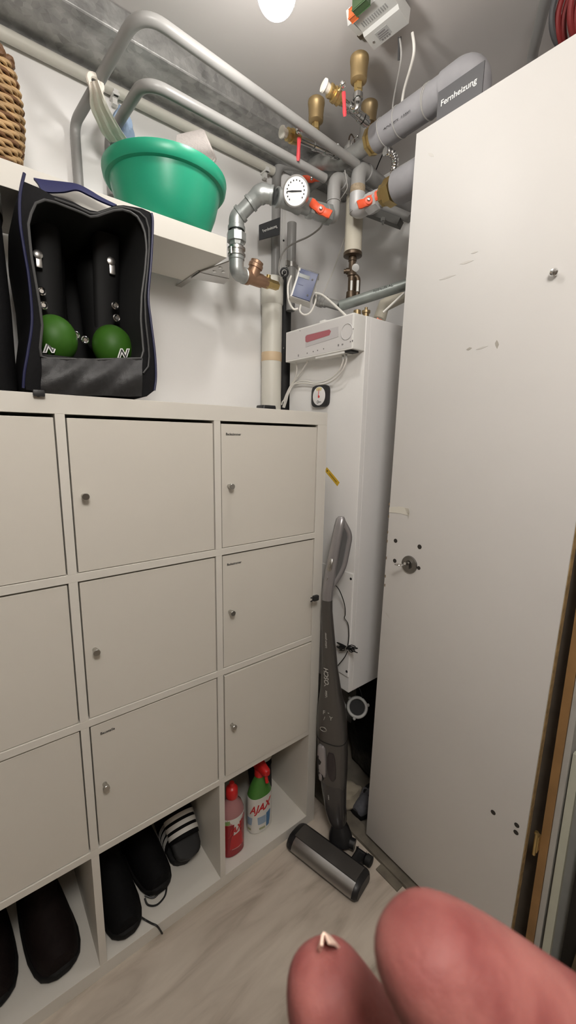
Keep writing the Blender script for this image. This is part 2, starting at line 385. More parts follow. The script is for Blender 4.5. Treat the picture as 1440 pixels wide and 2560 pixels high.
part('strainer', BRONZE, t, lambda b: (lathe(b, dirp(s0, lp[0], .034), sd, [(0, .019), (.002, .023), (.012, .023), (.014, .019), (.05, .020), (.066, .020), (.068, .017), (.088, .017)], 20),
     lathe(b, dirp(s0, lp[0], .060), V((.25, -.30, 1)), [(0, .019), (.030, .019), (.031, .0225), (.040, .0225), (.043, .020), (.050, .020), (.053, .013), (.055, .006)], 20)), label='bronze strainer')
part('outlet_valve', BRASS, t, lambda b: (lathe(b, dirp(s0, lp[0], .112), sd, [(0, .014), (.002, .0175), (.022, .0175), (.024, .014), (.060, .014)], 6), lathe(b, dirp(s0, lp[0], .128), V((0, -.3, 1)), [(0, .008), (.024, .007)], 12)), label='brass outlet valve')
# horizontal run with the left butterfly valve
m0, m1, m2 = P(690, 492, 1.19), P(748, 520, 1.235), P(828, 540, 1.275)
t = thing('manifold_run', 'grey pipe run carrying the round dial and an orange-red tap', 'pipe', m0)
md = (m2 - m0).normalized()
part('run_pipe', GALV, t, lambda b: tube(b, [m0, m2], .0205, 20))
part('tee', GALV, t, lambda b: (lathe(b, m0, md, [(0, .021), (.001, .026), (.009, .026), (.010, .0225), (.055, .0235), (.07, .026), (.078, .026), (.079, .021)], 22)))
part('valve_collar', GALV, t, lambda b: (lathe(b, m0.lerp(m2, .56), md, [(0, .021), (.002, .028), (.014, .028), (.016, .024), (.045, .026), (.060, .026), (.062, .029), (.076, .029), (.078, .021)], 8)))
e1 = [m2, P(838, 540, 1.28), P(822, 452, 1.285)]
UP = V((m2.x + .012, m2.y + .004, P(822, 452, 1.285).z))
far1 = UP + V((.30, .02, .0))
part('elbow', GREYP, t, lambda b: (tube(b, fillet([m2 - md * .02, V((UP.x, UP.y, m2.z)), UP, far1], [0, .038, .034, 0], 10), .0205, 20),
     lathe(b, UP + V((.032, 0.002, 0)), (1, .06, 0), [(0, .0205), (.001, .0235), (.007, .0235), (.008, .0205)], 20),
     lathe(b, V((UP.x, UP.y, m2.z + .042)), (0, 0, 1), [(0, .0205), (.001, .0225), (.004, .0225), (.005, .0205)], 20)))
def butterfly(name_label, c, nrm, along, group='orange-red butterfly taps'):
    # c: stem foot, nrm: towards the room, along: handle direction
    t = thing('butterfly_tap', name_label, 'tap', c, group); n = V(nrm).normalized(); a = V(along); a = (a - n * a.dot(n)).normalized(); s = n.cross(a)
    part('stem', GALV, t, lambda b: lathe(b, c, n, [(-.006, .010), (.012, .010), (.013, .006), (.022, .006)], 14))
    def h(b):
        f = c + n * .017
        pr = [(-.034, .010, .010), (-.026, .0115, .006), (-.012, .010, .0), (0, .0125, 0), (.012, .010, 0), (.026, .0115, .006), (.034, .010, .010)]
        loft(b, [[f + a * x + n * (z + hz) + s * (w * sg) for sg, hz in ((-1, -.004), (1, -.004), (1.02, .004), (.6, .0065), (-.6, .0065), (-1.02, .004))] for x, w, z in pr])
        lathe(b, f, n, [(-.006, .011), (.008, .011), (.009, .008)], 14)
    part('handle', ORANGE, t, h)
    part('screw', CHROME, t, lambda b: lathe(b, c + n * .0255, n, [(0, .0055), (.004, .005), (.005, .003)], 12))
    return t
CV = lambda p: (CAM - p).normalized()
p = m0.lerp(m2, .80)
butterfly('orange-red butterfly tap right of the round dial', p + CV(p) * .021, CV(p) + V((0, 0, .35)), P(825, 518, 1.2) - P(778, 490, 1.2))
# dial thermometer
dc = P(739, 478, 1.165)
nd = (CV(dc) * .62 + V((-.62, -.25, -.02))).normalized()
t = thing('dial_thermometer', 'round white dial thermometer with a black needle on the grey pipes', 'gauge', dc)
dx = Z.cross(nd).normalized() * 1.0; dy = nd.cross(dx)
RD = .0385
part('stem', STEEL, t, lambda b: tube(b, [dc - nd * .012, m0.lerp(m2, .36)], .008, 12))
part('case', STEEL, t, lambda b: lathe(b, dc - nd * .016, nd, [(0, RD * .9), (.002, RD), (.016, RD), (.0175, RD * .985), (.0175, RD * .90), (.0145, RD * .88)], 40))
fc = part('dial_face', T('dial_white', (.82, .81, .80), .5), t, lambda b: lathe(b, dc - nd * .0020, nd, [(0, RD * .89), (.0022, RD * .89)], 40, True))
for i in range(14):
    a = math.radians(222 - i * 264 / 13)
    q = dc + nd * .0004 + (dx * math.cos(a) + dy * math.sin(a)) * RD * .66
    part('scale_mark', BLACK, fc, lambda b: box(b, q, (.0030, .0036, .0006), frame(dx, dy)))
part('needle', BLACK, t, lambda b: (lambda e: prism(b, [dc + nd * .001 + e * x_ + e.cross(nd) * y_ for x_, y_ in ((.018, .0011), (.018, -.0011), (-.010, -.0018), (-.026, -.0005), (-.026, .0005), (-.010, .0018))], nd * .001))((dx * .99 - dy * .10)) if True else None)
# right tap: elbow, valve, hex, insulated stub
XJ = XI = .158
o2 = PX(1000, 466, XI); o1 = PX(980, 475, XI); o0 = PX(905, 520, XI)
o2 = V((XI, o2.y, o0.z * .4 + o2.z * .6)); o0 = V((XI - .01, o0.y, o2.z - .01)); od = (o2 - o0).normalized()
t = thing('insulated_stub', 'short thick grey insulated pipe leaving behind the white door', 'pipe', o2)
part('foam_sleeve', FOAM, t, lambda b: lathe(b, V((XI, PX(990, 468, XI).y - .004, o2.z)), (0, -1, 0), [(0, .015), (0, .040), (.004, .043), (.14, .043)], 28))
part('union_nut', BRASS, t, lambda b: (lathe(b, V((XI, PX(957, 480, XI).y, o2.z)), (0, -1, 0), [(0, .024), (.001, .029), (.014, .029), (.015, .024)], 8), lathe(b, V((XI, PX(957, 480, XI).y - .016, o2.z)), (0, -1, 0), [(0, .030), (.001, .037), (.026, .037), (.028, .02)], 6)), label='brass union nut')
t = thing('white_valve_body', 'pale grey elbow pipe with stained patch carrying the right orange-red tap', 'pipe', o0)
U2 = V((o0.x, o0.y + .012, PX(898, 425, XI).z))
part('elbow', GREYP, t, lambda b: (tube(b, fillet([V((U2.x, U2.y, o0.z - .005)), U2, U2 + V((.30, .03, 0))], [0, .036, 0], 12), .0225, 20), lathe(b, U2 + V((.036, .0036, 0)), (1, .1, 0), [(0, .0225), (.001, .0255), (.007, .0255), (.008, .0225)], 20)))
part('valve_body', T('pale_valve', (.58, .58, .58), .35, .25, noise=.08), t, lambda b: (tube(b, fillet([V((U2.x, U2.y, o0.z + .048)), V((U2.x, U2.y, o0.z)), V((XI, PX(958, 480, XI).y, o2.z))], .02, 8), .0245, 20), lathe(b, V((U2.x, U2.y - .030, o0.z)).lerp(o2, .12), od, [(0, .024), (.002, .029), (.020, .029), (.026, .027), (.04, .027)], 8)))
part('stain_patch', T('rust_stain', (.42, .33, .22), .7, noise=.4, nscale=120), t, lambda b: lathe(b, V((U2.x, U2.y, o0.z + .040)), (0, 0, 1), [(0, .0227), (.0005, .0232), (.028, .0232), (.0285, .0227)], 24), label='rust-stained patch')
p = V((XI - .005, PX(925, 495, XI).y, o2.z - .002))
butterfly('orange-red butterfly tap beside the brass nut and white door', p + CV(p) * .022, CV(p) + V((0, 0, .35)), P(945, 468, 1.2) - P(890, 490, 1.2))
p = P(779, 446, 1.42)
butterfly('shaded orange-red butterfly tap half hidden behind a grey pipe', p, CV(p), P(800, 440, 1.4) - P(760, 446, 1.4))
single('hidden_branch', ZPIPE, 'dull grey branch pipe behind the dial and the lower grey pipe', 'pipe', P(770, 470, 1.47), lambda b: tube(b, [P(745, 500, 1.46), P(775, 468, 1.47), P(830, 430, 1.50)], .014, 14))
XI = .145
# upper header: tee pieces under the vents, insulated pipe to the ceiling elbow
i0 = PX(935, 352, XI); i1 = PX(1112, 226, XI); zi = (i0.z + i1.z) / 2
h0 = V((XI, PX(940, 350, XI).y, zi)); hE = V((XI, PX(1150, 190, XI).y - .01, zi))
t = thing('insulated_supply_pipe', 'long thick grey foam-wrapped pipe under the ceiling bending up at its end', 'pipe', h0)
part('foam_sleeve', FOAM, t, lambda b: tube(b, fillet([h0, V((XI, hE.y + .035, zi))], 0), .0365, 28))
ey = hE.y - .015
part('foam_elbow', FOAM, t, lambda b: tube(b, fillet([V((XI, hE.y + .045, zi - .002)), V((XI, ey - .01, zi)), V((XI + .022, ey - .012, 1.96))], [0, .045, 0], 12), .041, 28))
part('union_nut', BRASS, t, lambda b: (lathe(b, h0 + V((0, .024, 0)), (0, -1, 0), [(0, .024), (.001, .035), (.010, .035), (.012, .031), (.022, .031), (.024, .025)], 8)), label='brass union nut')
for k, yy in enumerate((.012, .065, .155, .16)):
    part('cable_tie', CABLEG, t, lambda b: torus(b, h0 + V((0, -yy - .02, 0)), (.0, 1, 0.12 * (k - 1)), .0372, .0014, 28, 6))
text('pipe_print', 'AF-5  EN  13501', .013, h0 + V((-.034, -.10, -.016)), V((0, -1, 0)), V((.34, 0, .94)), DGREY, t, .0002)
hd = V((-.02, .30, -.03)); hx = h0 + V((0, .02, 0))
t = thing('header_pipe', 'spotted galvanized header pipe under the brass air vents', 'pipe', hx)
hA, hB, hC = hx, hx + V((-.015, .10, -.012)), P(800, 405, 1.38)
part('header', ZPIPE, t, lambda b: tube(b, fillet([hA, hB, hC, P(770, 425, 1.43)], .02, 6), .023, 20))
for f in (.25, .62):
    part('cable_tie', CHROME, t, lambda b: (torus(b, hA.lerp(hC, f), hC - hA, .0245, .0016, 24, 6), ball(b, hA.lerp(hC, f) + V((-.012, -.012, .02)), .004)))
part('tee_riser', ZPIPE, t, lambda b: lathe(b, hA + V((-.004, .018, 0)), (0, 0, 1), [(0, .019), (.05, .018), (.052, .015)], 18))
part('stub', ZPIPE, t, lambda b: lathe(b, P(872, 392, 1.27) + V((0, 0, -.005)), (0, 0, 1), [(0, .016), (.030, .016), (.031, .010), (.040, .010), (.041, .005), (.047, .005)], 16))
# air vents
def vent(label, top, d, h, dull=0):
    a = P(*top, d); t = thing('air_vent', label, 'air vent', a - V((0, 0, h + .03)), 'brass automatic air vents')
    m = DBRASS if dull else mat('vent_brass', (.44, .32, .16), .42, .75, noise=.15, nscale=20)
    part('vent_body', m, t, lambda b: lathe(b, a, (0, 0, -1), [(.0, .013), (.0005, .0215), (.003, .0240), (.008, .0245), (.014, .0240), (.0155, .0232), (.03, .0222), (h - .022, .0212), (h - .016, .0218), (h - .006, .0210), (h - .001, .0150), (h, .010)], 28))
    part('hex_foot', BRASS, t, lambda b: lathe(b, a - V((0, 0, h - .002)), (0, 0, -1), [(0, .0115), (.016, .0115), (.018, .009), (.03, .009)], 6))
    part('cap', BLACK, t, lambda b: lathe(b, a + V((.004, -.003, 0)), (0, 0, 1), [(-.001, .0055), (.005, .005), (.006, .003)], 12))
    return a
v1 = vent('tallest brass air vent nearest the lamp under the ceiling', (899, 142), 1.065, .060)
v2 = vent('brass air vent left of the others above the grey bent pipe', (791, 250), 1.19, .060)
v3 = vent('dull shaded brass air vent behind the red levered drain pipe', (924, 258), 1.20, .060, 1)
# drain cocks with red levers
def drain(label, cap, body, end, dl, lev0, lev1, vent_foot=None):
    a, b_, e = P(cap[0], cap[1], cap[2]), P(body[0], body[1], body[2]), P(*end)
    t = thing('drain_cock', label, 'drain cock', e, 'brass drain cocks with red levers'); d = (e - a).normalized(); L = (e - a).length
    part('cap', T('milky_cap', (.78, .74, .66), .35), t, lambda q: lathe(q, a, d, [(-.001, .008), (0, .0145), (.004, .0155), (.0055, .0125), (.018, .0105), (.02, .009)], 24), label='milky plastic cap')
    part('valve_body', BRASS, t, lambda q: lathe(q, a + d * .018, d, [(0, .010), (.002, .016), (.008, .016), (.010, .0145), (.015, .0145), (.016, .018), (.024, .018), (.026, .0155), (.036, .0165), (.038, .012), (.046, .011)], 22))
    part('pipe', T('worn_chrome', (.42, .42, .41), .25, 1.), t, lambda q: (tube(q, [a + d * .06, e], .0092, 14), lathe(q, a + d * (L * .52), d, [(0, .0088), (.001, .0125), (.012, .0125), (.013, .0105), (.04, .0105), (.041, .0125), (.052, .0125), (.053, .0088)], 16), lathe(q, a + d * (L * .86), d, [(0, .0088), (.001, .0135), (.014, .0135), (.015, .0088)], 16)))
    l0, l1 = P(*lev0), P(*lev1); ld_ = (l1 - l0).normalized(); n = CV(l0); s = ld_.cross(n)
    part('lever', REDP, t, lambda q: loft(q, [[l0 + ld_ * x + n * z + s * w_ for w_, z in ((-w, -.003), (w, -.003), (w * 1.05, .002), (w * .5, .0045), (-w * .5, .0045), (-w * 1.05, .002))] for x, w in ((0, .005), (.006, .0062), ((l1 - l0).length * .5, .0052), ((l1 - l0).length * .85, .0062), ((l1 - l0).length, .0045))]), label='red lever')
    part('lever_nut', CHROME, t, lambda q: (ball(q, l0 + V((-.004, 0, .013)), .008), tube(q, [l0 + V((-.004, 0, .012)), a + d * .045], .004, 10)))
    return t
drain('drain cock with red lever nearest the ceiling, left of the tall vent', (808, 212, 1.05), None or (835, 240, 1.07), (921, 310, 1.135), 0, (859, 228, 1.05), (862, 291, 1.055))
drain('drain cock with red lever between the two bent grey pipes', (703, 329, 1.15), (735, 350, 1.17), (850, 392, 1.27), 0, (748, 342, 1.155), (745, 402, 1.165))
e = P(921, 310, 1.135)
single('vent_elbow', T('worn_chrome', (.42, .42, .41), .25, 1.), 'small galvanized elbow fitting under the tall brass vent', 'fitting', e, lambda b: (tube(b, fillet([V((v1.x, v1.y, v1.z - .080)), V((v1.x, v1.y, v1.z - .123)), e.lerp(P(808, 212, 1.05), .42)], .02, 8), .0098, 14), lathe(b, V((v1.x, v1.y, v1.z - .082)), (0, 0, -1), [(0, .0105), (.001, .013), (.012, .013), (.013, .0105)], 16), box(b, V((v1.x, v1.y, v1.z - .100)) + CV(v1) * .0105, (.010, .004, .016), frame(CV(v1).cross(Z), Z))))
# flexible chrome pipe below the insulated pipe
single('chrome_hose', CHROME, 'small chrome ribbed connection below the insulated ceiling pipe', 'hose', P(985, 400, 1.2), lambda b: tube(b, smooth([P(962, 378, 1.17), P(980, 384, 1.18), P(988, 402, 1.19), P(985, 425, 1.2), P(984, 438, 1.2)], 8), [.0095 + .0018 * (i % 3 == 0) for i in range(33)], 12))
single('thin_black_lead', CORDM, 'thin black lead hanging behind the insulated pipe and its brass nut', 'cable', P(950, 395, 1.3), lambda b: tube(b, smooth([P(957, 385, 1.24), P(948, 405, 1.27), P(940, 425, 1.30)], 6), .0018, 6))
single('sensor_lead', T('brown_lead', (.10, .07, .05), .6), 'thin dark looped lead on the small stub pipe', 'cable', P(876, 385, 1.28), lambda b: tube(b, smooth([P(872, 372, 1.275), P(873, 345, 1.28), P(879, 336, 1.285), P(886, 350, 1.29), P(886, 372, 1.29)], 6), .0022, 6))
single('signal_wire', CABLEG, 'thin grey wire hanging between the two right grey pipe elbows', 'cable', P(866, 470, 1.3), lambda b: tube(b, smooth([P(862, 425, 1.26), P(866, 450, 1.27), P(868, 470, 1.28), P(858, 488, 1.30), P(840, 512, 1.33)], 6), .0016, 6))
# ================================================================ signs
def sign(label, quad, s, size, th=.004):
    q = [P(*k) for k in quad]; x = (q[1] - q[0]); y = (q[0] - q[3]); n = x.cross(y).normalized(); c = sum(q, V()) / 4
    if n.dot(CV(c)) < 0: n = -n
    t = thing('pipe_sign', label, 'sign', (q[2] + q[3]) / 2, 'district heating pipe signs')
    part('plate', SIGN, t, lambda b: prism(b, q, -n * th), False)
    text('lettering', s, size, c + n * .0008 + y * .02, x, y, WHITET, t, .0003, bold=.0001)
    return t
sign('dark sign plate lettered in white in front of the corner grey pipe', ((648, 562, 1.41), (700, 543, 1.44), (699, 586, 1.44), (648, 600, 1.41)), 'Fernheizung', .0125)
dw = XI - .047
qa, qb = PX(1098, 225, dw), PX(1212, 170, dw)
zt = (qa.z + qb.z) / 2 + .004
t = thing('pipe_sign', 'dark grey sign lettered in white above the door top', 'sign', (dw, qa.y, zt - .09), 'district heating pipe signs')
part('plate', T('sign_grey', (.10, .10, .105), .4), t, lambda b: bx(b, dw - .003, dw, qb.y, qa.y, zt - .10, zt, .0005), False)
text('lettering', 'Fernheizung', .0185, (dw - .0034, (PX(1118, 245, dw).y + PX(1178, 215, dw).y) / 2, PX(1150, 231, dw).z), (0, -1, 0), (0, 0, 1), WHITET, t, .0002, bold=.0002)
# ================================================================ heat meter and flow regulator
q = [P(743.8, 670.5, 1.335), P(789, 685.7, 1.335), P(782, 754, 1.345), P(737, 742, 1.345)]
x = (q[1] - q[0]).normalized(); y = (q[0] - q[3]).normalized(); n = x.cross(y).normalized()
if n.dot(CV(q[0])) < 0: n = -n
W_, H_ = (q[1] - q[0]).length, (q[0] - q[3]).length; c = sum(q, V()) / 4
t = thing('heat_meter', 'small white heat meter with a blue front and grey display', 'meter', (q[2] + q[3]) / 2)
FR = frame(x, y) if x.cross(y).dot(n) > 0 else frame(x, y)
def loc(a, b, k): return c + x * a * W_ + y * b * H_ + n * k
part('case', WHITEP, t, lambda b: box(b, c - n * .022 - x * .004, (W_ * 1.06, H_ * 1.06, .042), FR, .004))
f = part('front', T('meter_blue', (.085, .105, .20), .4), t, lambda b: box(b, c + n * .001, (W_ * .96, H_ * .98, .004), FR, .001), label='blue front plate')
part('display', T('lcd_grey', (.10, .115, .10), .3), f, lambda b: box(b, loc(-.08, .27, .0035), (W_ * .58, H_ * .13, .001), FR))
part('button', BLACK, f, lambda b: (lathe(b, loc(.36, .25, .003), n, [(0, .003), (.0015, .003)], 12)))
part('button', BLACK, f, lambda b: (lathe(b, loc(.18, -.33, .003), n, [(0, .003), (.0015, .003)], 12)))
for k in (-.05, .40): part('print_line', T('meter_print', (.05, .06, .13), .5), f, lambda b: box(b, loc(-.25, k, .0031), (W_ * .3, H_ * .025, .0005), FR))
single('meter_cable', CABLEW, 'pale cables looping below the blue heat meter', 'cable', P(755, 775, 1.36), lambda b: (tube(b, smooth([P(728, 690, 1.38), P(720, 715, 1.37), P(722, 750, 1.37), P(733, 772, 1.36), P(745, 772, 1.36)], 8), .0034, 8), tube(b, smooth([P(752, 762, 1.36), P(750, 778, 1.36), P(762, 787, 1.36), P(778, 778, 1.37), P(790, 745, 1.38), P(786, 700, 1.39)], 8), .003, 8)))
single('probe_cable', T('probe_cable_grey', (.30, .29, .27), .5), 'grey probe cable from the lower grey pipe to the clamp and meter', 'cable', P(740, 610, 1.4),
       lambda b: tube(b, smooth([P(808, 555, 1.27), P(798, 572, 1.33), P(770, 592, 1.38), P(735, 608, 1.40), P(712, 625, 1.40), P(700, 650, 1.40), P(698, 680, 1.40), P(706, 690, 1.41), P(715, 672, 1.42)], 8), .0028, 8))
single('handwheel', BLACK, 'small black handwheel between the cream pipe and the heat meter', 'valve', P(712, 683, 1.40), lambda b: (torus(b, P(711, 681, 1.40), CV(P(711, 681, 1.4)), .0125, .0032, 24, 8), lathe(b, P(711, 681, 1.405), CV(P(711, 681, 1.4)), [(-.02, .006), (.006, .006)], 10), ball(b, P(711, 681, 1.395), .006)))
single('white_signal_cable', CABLEW, 'thin white cable slanting down the wall right of the heat meter', 'cable', P(830, 660, 1.5), lambda b: tube(b, smooth([P(864, 590, 1.40), P(850, 630, 1.46), P(832, 680, 1.55), P(812, 725, 1.58), P(805, 740, 1.58)], 8), .0025, 8))
ti = P(885, 560, 1.36); tz0, tz1 = P(885, 625, 1.355).z, P(885, 500, 1.36).z
t = thing('insulated_return_pipe', 'cream insulated vertical pipe above the brown sight glass valve', 'pipe', (ti.x, ti.y, tz0))
part('insulation', TAN, t, lambda b: lathe(b, (ti.x, ti.y, tz0), (0, 0, 1), [(0, .020), (.001, .0285), (tz1 - tz0, .0285)], 26))
part('end_flange', BROWN, t, lambda b: lathe(b, (ti.x, ti.y, tz0 - .014), (0, 0, 1), [(0, .022), (.003, .031), (.012, .031), (.0145, .028)], 26))
bx0 = V((ti.x, ti.y, tz0 - .014)); rg = CV(bx0).cross(Z) * -1.
t = thing('flow_regulator', 'brown brass flow regulator with glass sight tubes on the back pipes', 'valve', bx0 - V((0, 0, .145)))
part('valve_body', BROWN, t, lambda b: (lathe(b, bx0, (0, 0, -1), [(0, .013), (.012, .014), (.013, .0115), (.045, .0125), (.05, .016), (.058, .016), (.06, .012), (.105, .012), (.108, .016), (.135, .018), (.147, .016)], 16), lathe(b, bx0 - V((0, 0, .042)) - rg * .008, -rg, [(0, .010), (.012, .010), (.013, .007), (.02, .007)], 12)))
part('bypass', BROWN, t, lambda b: tube(b, fillet([bx0 - V((0, 0, .055)), bx0 - V((0, 0, .062)) + rg * .022, bx0 - V((0, 0, .130)) + rg * .022, bx0 - V((0, 0, .136))], .012, 6), .009, 12))
part('gauge_disc', GREYPL, t, lambda b: lathe(b, bx0 - V((0, 0, .032)) + rg * .012 + CV(bx0) * .010, CV(bx0), [(0, .012), (.005, .012), (.006, .009)], 20))
GLASS = T('sight_glass', (.75, .76, .72), .12)
for k in (0, 1): part('sight_tube', GLASS, t, lambda b: tube(b, [bx0 - V((0, 0, .072)) + rg * (.0225 * k) + CV(bx0) * .0095, bx0 - V((0, 0, .106)) + rg * (.0225 * k) + CV(bx0) * .0095], .0045, 10))
gz = P(850, 765, 1.37); ge = P(1040, 704, 1.27)
t = thing('stamped_pipe', 'grey-green galvanized pipe with stamped print above the white casing', 'pipe', gz)
GG = mat('grey_green_pipe', (.29, .32, .30), .42, .35, noise=.25, nscale=30)
part('pipe', GG, t, lambda b: tube(b, [gz, ge], .0165, 20))
pm = gz.lerp(ge, .60); px_ = (ge - gz).normalized(); pn = (CV(pm) - px_ * CV(pm).dot(px_)).normalized(); pu = (pn.cross(px_) * 1.0)
if pu.z < 0: pu = -pu
pn2 = (pn * .75 + pu * .66).normalized()
text('stamped_print', 'hydraulik AL', .012, pm + pn2 * .0168, px_, px_.cross(pn2) * -1 if (px_.cross(pn2) * -1).z > 0 else px_.cross(pn2), BLACK, t, .0002)
part('reducer', ZPIPE, t, lambda b: (lathe(b, P(788, 748, 1.42), P(858, 768, 1.37) - P(788, 748, 1.42), [(0, .012), (.002, .019), (.014, .019), (.016, .021), (.030, .021), (.032, .018), (.045, .018), (.047, .015), (.10, .015)], 16)), label='threaded reducer')
t = thing('support_rail', 'dark metal mounting rail behind the right taps', 'rail', P(945, 545, 1.40))
r0, r1 = P(905, 520, 1.42), P(1012, 560, 1.36)
part('channel', T('dark_channel', (.10, .098, .09), .5, .5), t, lambda b: box(b, r0.lerp(r1, .4) + V((0, 0, -.004)), ((r1 - r0).length, .04, .022), frame(r1 - r0, Z.cross(r1 - r0))))
part('rail_tube', GREYP, t, lambda b: tube(b, [r0 + V((.0, -.01, .025)), r1 + V((0, -.02, .010))], .014, 14))
part('bolt', ZPIPE, t, lambda b: lathe(b, P(958, 545, 1.36), (0, 0, -1), [(0, .008), (.010, .008), (.011, .004), (.02, .004)], 6))
# small things behind the casing top
single('brass_stub', DBRASS, 'small brass valve stub peeking over the white casing top', 'valve', P(914, 775, 1.33), lambda b: (lathe(b, P(915, 782, 1.33) - V((0, 0, .02)), (0, 0, 1), [(0, .010), (.018, .010), (.019, .014), (.026, .014), (.027, .005), (.036, .005)], 14), lathe(b, P(893, 778, 1.34) - V((0, 0, .02)), (0, 0, 1), [(0, .012), (.022, .012), (.024, .008)], 14)))
single('back_pipe', TAN, 'pale wrapped pipe end peeking over the casing near the door', 'pipe', P(960, 765, 1.40), lambda b: tube(b, [P(948, 800, 1.42), P(960, 764, 1.42), P(1010, 738, 1.40)], .022, 18))
single('bleed_valve', T('salmon_cap', (.75, .22, .14), .4), 'small salmon red bleed valve on top of the white casing', 'valve', P(945, 780, 1.24), lambda b: lathe(b, V((PX(945, 780, .17).x, PX(945, 780, .17).y, 1.757)), (0, 0, 1), [(0, .014), (.003, .014), (.006, .004), (.010, .002)], 16))
single('white_feed_cable', CABLEW, 'white cable slanting up from the casing top towards the door', 'cable', P(980, 765, 1.25), lambda b: tube(b, [P(958, 781, 1.26), P(1010, 733, 1.24)], .0034, 8))
# ================================================================ wall shelf with tub and basket
SZ = 1.917
t = thing('wall_shelf', 'thick white wall shelf board carrying the green tub', 'shelf', (-.28, .235, 1.868))
part('board', MEL, t, lambda b: bx(b, -1.60, -.28, .12, .355, 1.868, SZ, .001), False)
A, B, C_ = PZ(500, 678, 1.866), PZ(573, 651, 1.866), PZ(573, 694, 1.866)
br = part('bracket', STEEL, t, lambda b: (prism(b, [A, B, C_], (0, 0, -.003)), prism(b, [A + V((0, 0, -.002)), A.lerp(C_, 1.) + V((0, 0, -.002)), C_ + V((.01, .05, -.002)), A + V((.0, .06, -.002))], (0, 0, -.002)), bx(b, -.30, -.281, .25, YW, 1.8655, 1.868)), False)
for f in ((.25, .25), (.55, .15), (.35, .45)):
    p = A + (B - A) * f[0] + (C_ - A) * f[1] + V((0, 0, -.003)); part('screw', CHROME, br, lambda b: ball(b, p, .006, (1, 1, .5)))
TC = V((-.400, .226, SZ))
def tubf(b):
    pr = [(.0, .094), (.002, .101), (.009, .107), (.06, .127), (.113, .1405), (.1145, .150), (.120, .1545), (.136, .1575), (.141, .157), (.142, .1525), (.130, .137), (.06, .122), (.010, .102), (.008, .02)]
    lathe(b, TC, (0, 0, 1), pr, 64)
single('plastic_tub', GREENP, 'round green plastic tub holding cloths on the white wall shelf', 'tub', TC, tubf)
def ribbon(b, rows, th=.003):
    # rows: list of point lists across the width -> thick sheet
    top = [[V(p) for p in r] for r in rows]; n = len(top[0])
    def nrm(i, j):
        a = top[min(i + 1, len(top) - 1)][j] - top[max(i - 1, 0)][j]; c = top[i][min(j + 1, n - 1)] - top[i][max(j - 1, 0)]
        q = a.cross(c); return q.normalized() if q.length > 1e-9 else V((0, 0, 1))
    F = [[b.verts.new(top[i][j] + nrm(i, j) * th / 2) for j in range(n)] for i in range(len(top))]
    G = [[b.verts.new(top[i][j] - nrm(i, j) * th / 2) for j in range(n)] for i in range(len(top))]
    m = len(top)
    for i in range(m - 1):
        for j in range(n - 1):
            b.faces.new((F[i][j], F[i][j + 1], F[i + 1][j + 1], F[i + 1][j])); b.faces.new((G[i][j], G[i + 1][j], G[i + 1][j + 1], G[i][j + 1]))
        b.faces.new((F[i][0], F[i + 1][0], G[i + 1][0], G[i][0])); b.faces.new((F[i][-1], G[i][-1], G[i + 1][-1], F[i + 1][-1]))
    for j in range(n - 1):
        b.faces.new((F[0][j], G[0][j], G[0][j + 1], F[0][j + 1])); b.faces.new((F[-1][j], F[-1][j + 1], G[-1][j + 1], G[-1][j]))
def cream(b):
    path = [((220, 206), (246, 200)), ((224, 228), (254, 224)), ((226, 268), (268, 262)), ((242, 305), (288, 300)), ((256, 335), (306, 330)), ((276, 356), (320, 350))]
    d0 = [.945, .955, .985, 1.02, 1.055, 1.085]; rows = []
    L_ = smooth([P(*p[0], d) for p, d in zip(path, d0)], 5); R_ = smooth([P(*p[1], d - .006) for p, d in zip(path, d0)], 5)
    for i, (l, r) in enumerate(zip(L_, R_)):
        w = CV(l); rows.append([l.lerp(r, k / 12) + w * (.0035 * math.sin(k * 1.3 + i * .10) + .0012 * math.sin(k * 2.9 + i * .3)) for k in range(13)])
    ribbon(b, rows, .002)
    c = P(238, 207, .965); 
    torus(b, c, V((.1, -.85, .12)), .0155, .006, 20, 8)
single('cream_cloth', CREAMC, 'cream cloth strip tied on the upper bent pipe and hanging into the tub', 'cloth', P(280, 345, 1.1), cream)
def bunch(b, u, v, d, ru, rv, seed):
    rnd = random.Random(seed); c = P(u, v, d); s = d / FPX
    ball(b, (0, 0, 0), 1, u=28, v=18)
    for q in b.verts:
        a = math.atan2(q.co.y, q.co.x); k = 1 + .16 * math.sin(5 * a + 3 * q.co.z) + .10 * math.sin(9 * a - 5 * q.co.z + seed)
        t_ = q.co.z; kk = k * (1 if t_ < 0 else 1 - .35 * t_)
        q.co = c + RT * q.co.x * ru * s * kk + FW * q.co.y * ru * s * .8 * kk + V((0, 0, 1)) * (t_ + .18 * max(0, t_) * math.sin(3 * a + 1)) * rv * s
single('blue_cloth', BLUEC, 'crumpled light blue cloth sticking out of the green tub', 'cloth', P(310, 330, 1.09), lambda b: bunch(b, 304, 322, 1.09, 26, 44, 3))
def towel(b):
    q = [P(440, 334, 1.16), P(508, 318, 1.15), P(540, 392, 1.13), P(505, 440, 1.12), P(420, 430, 1.14)]
    n = (q[1] - q[0]).cross(q[2] - q[1]).normalized(); n = n if n.dot(CV(q[0])) < 0 else -n
    prism(b, q, n * .014); bmesh.ops.bevel(b, geom=b.edges[:], offset=.004, segments=3, affect='EDGES')
single('white_towel', TOWEL, 'folded whitish terry towel standing up in the green tub', 'towel', P(460, 440, 1.12), towel)
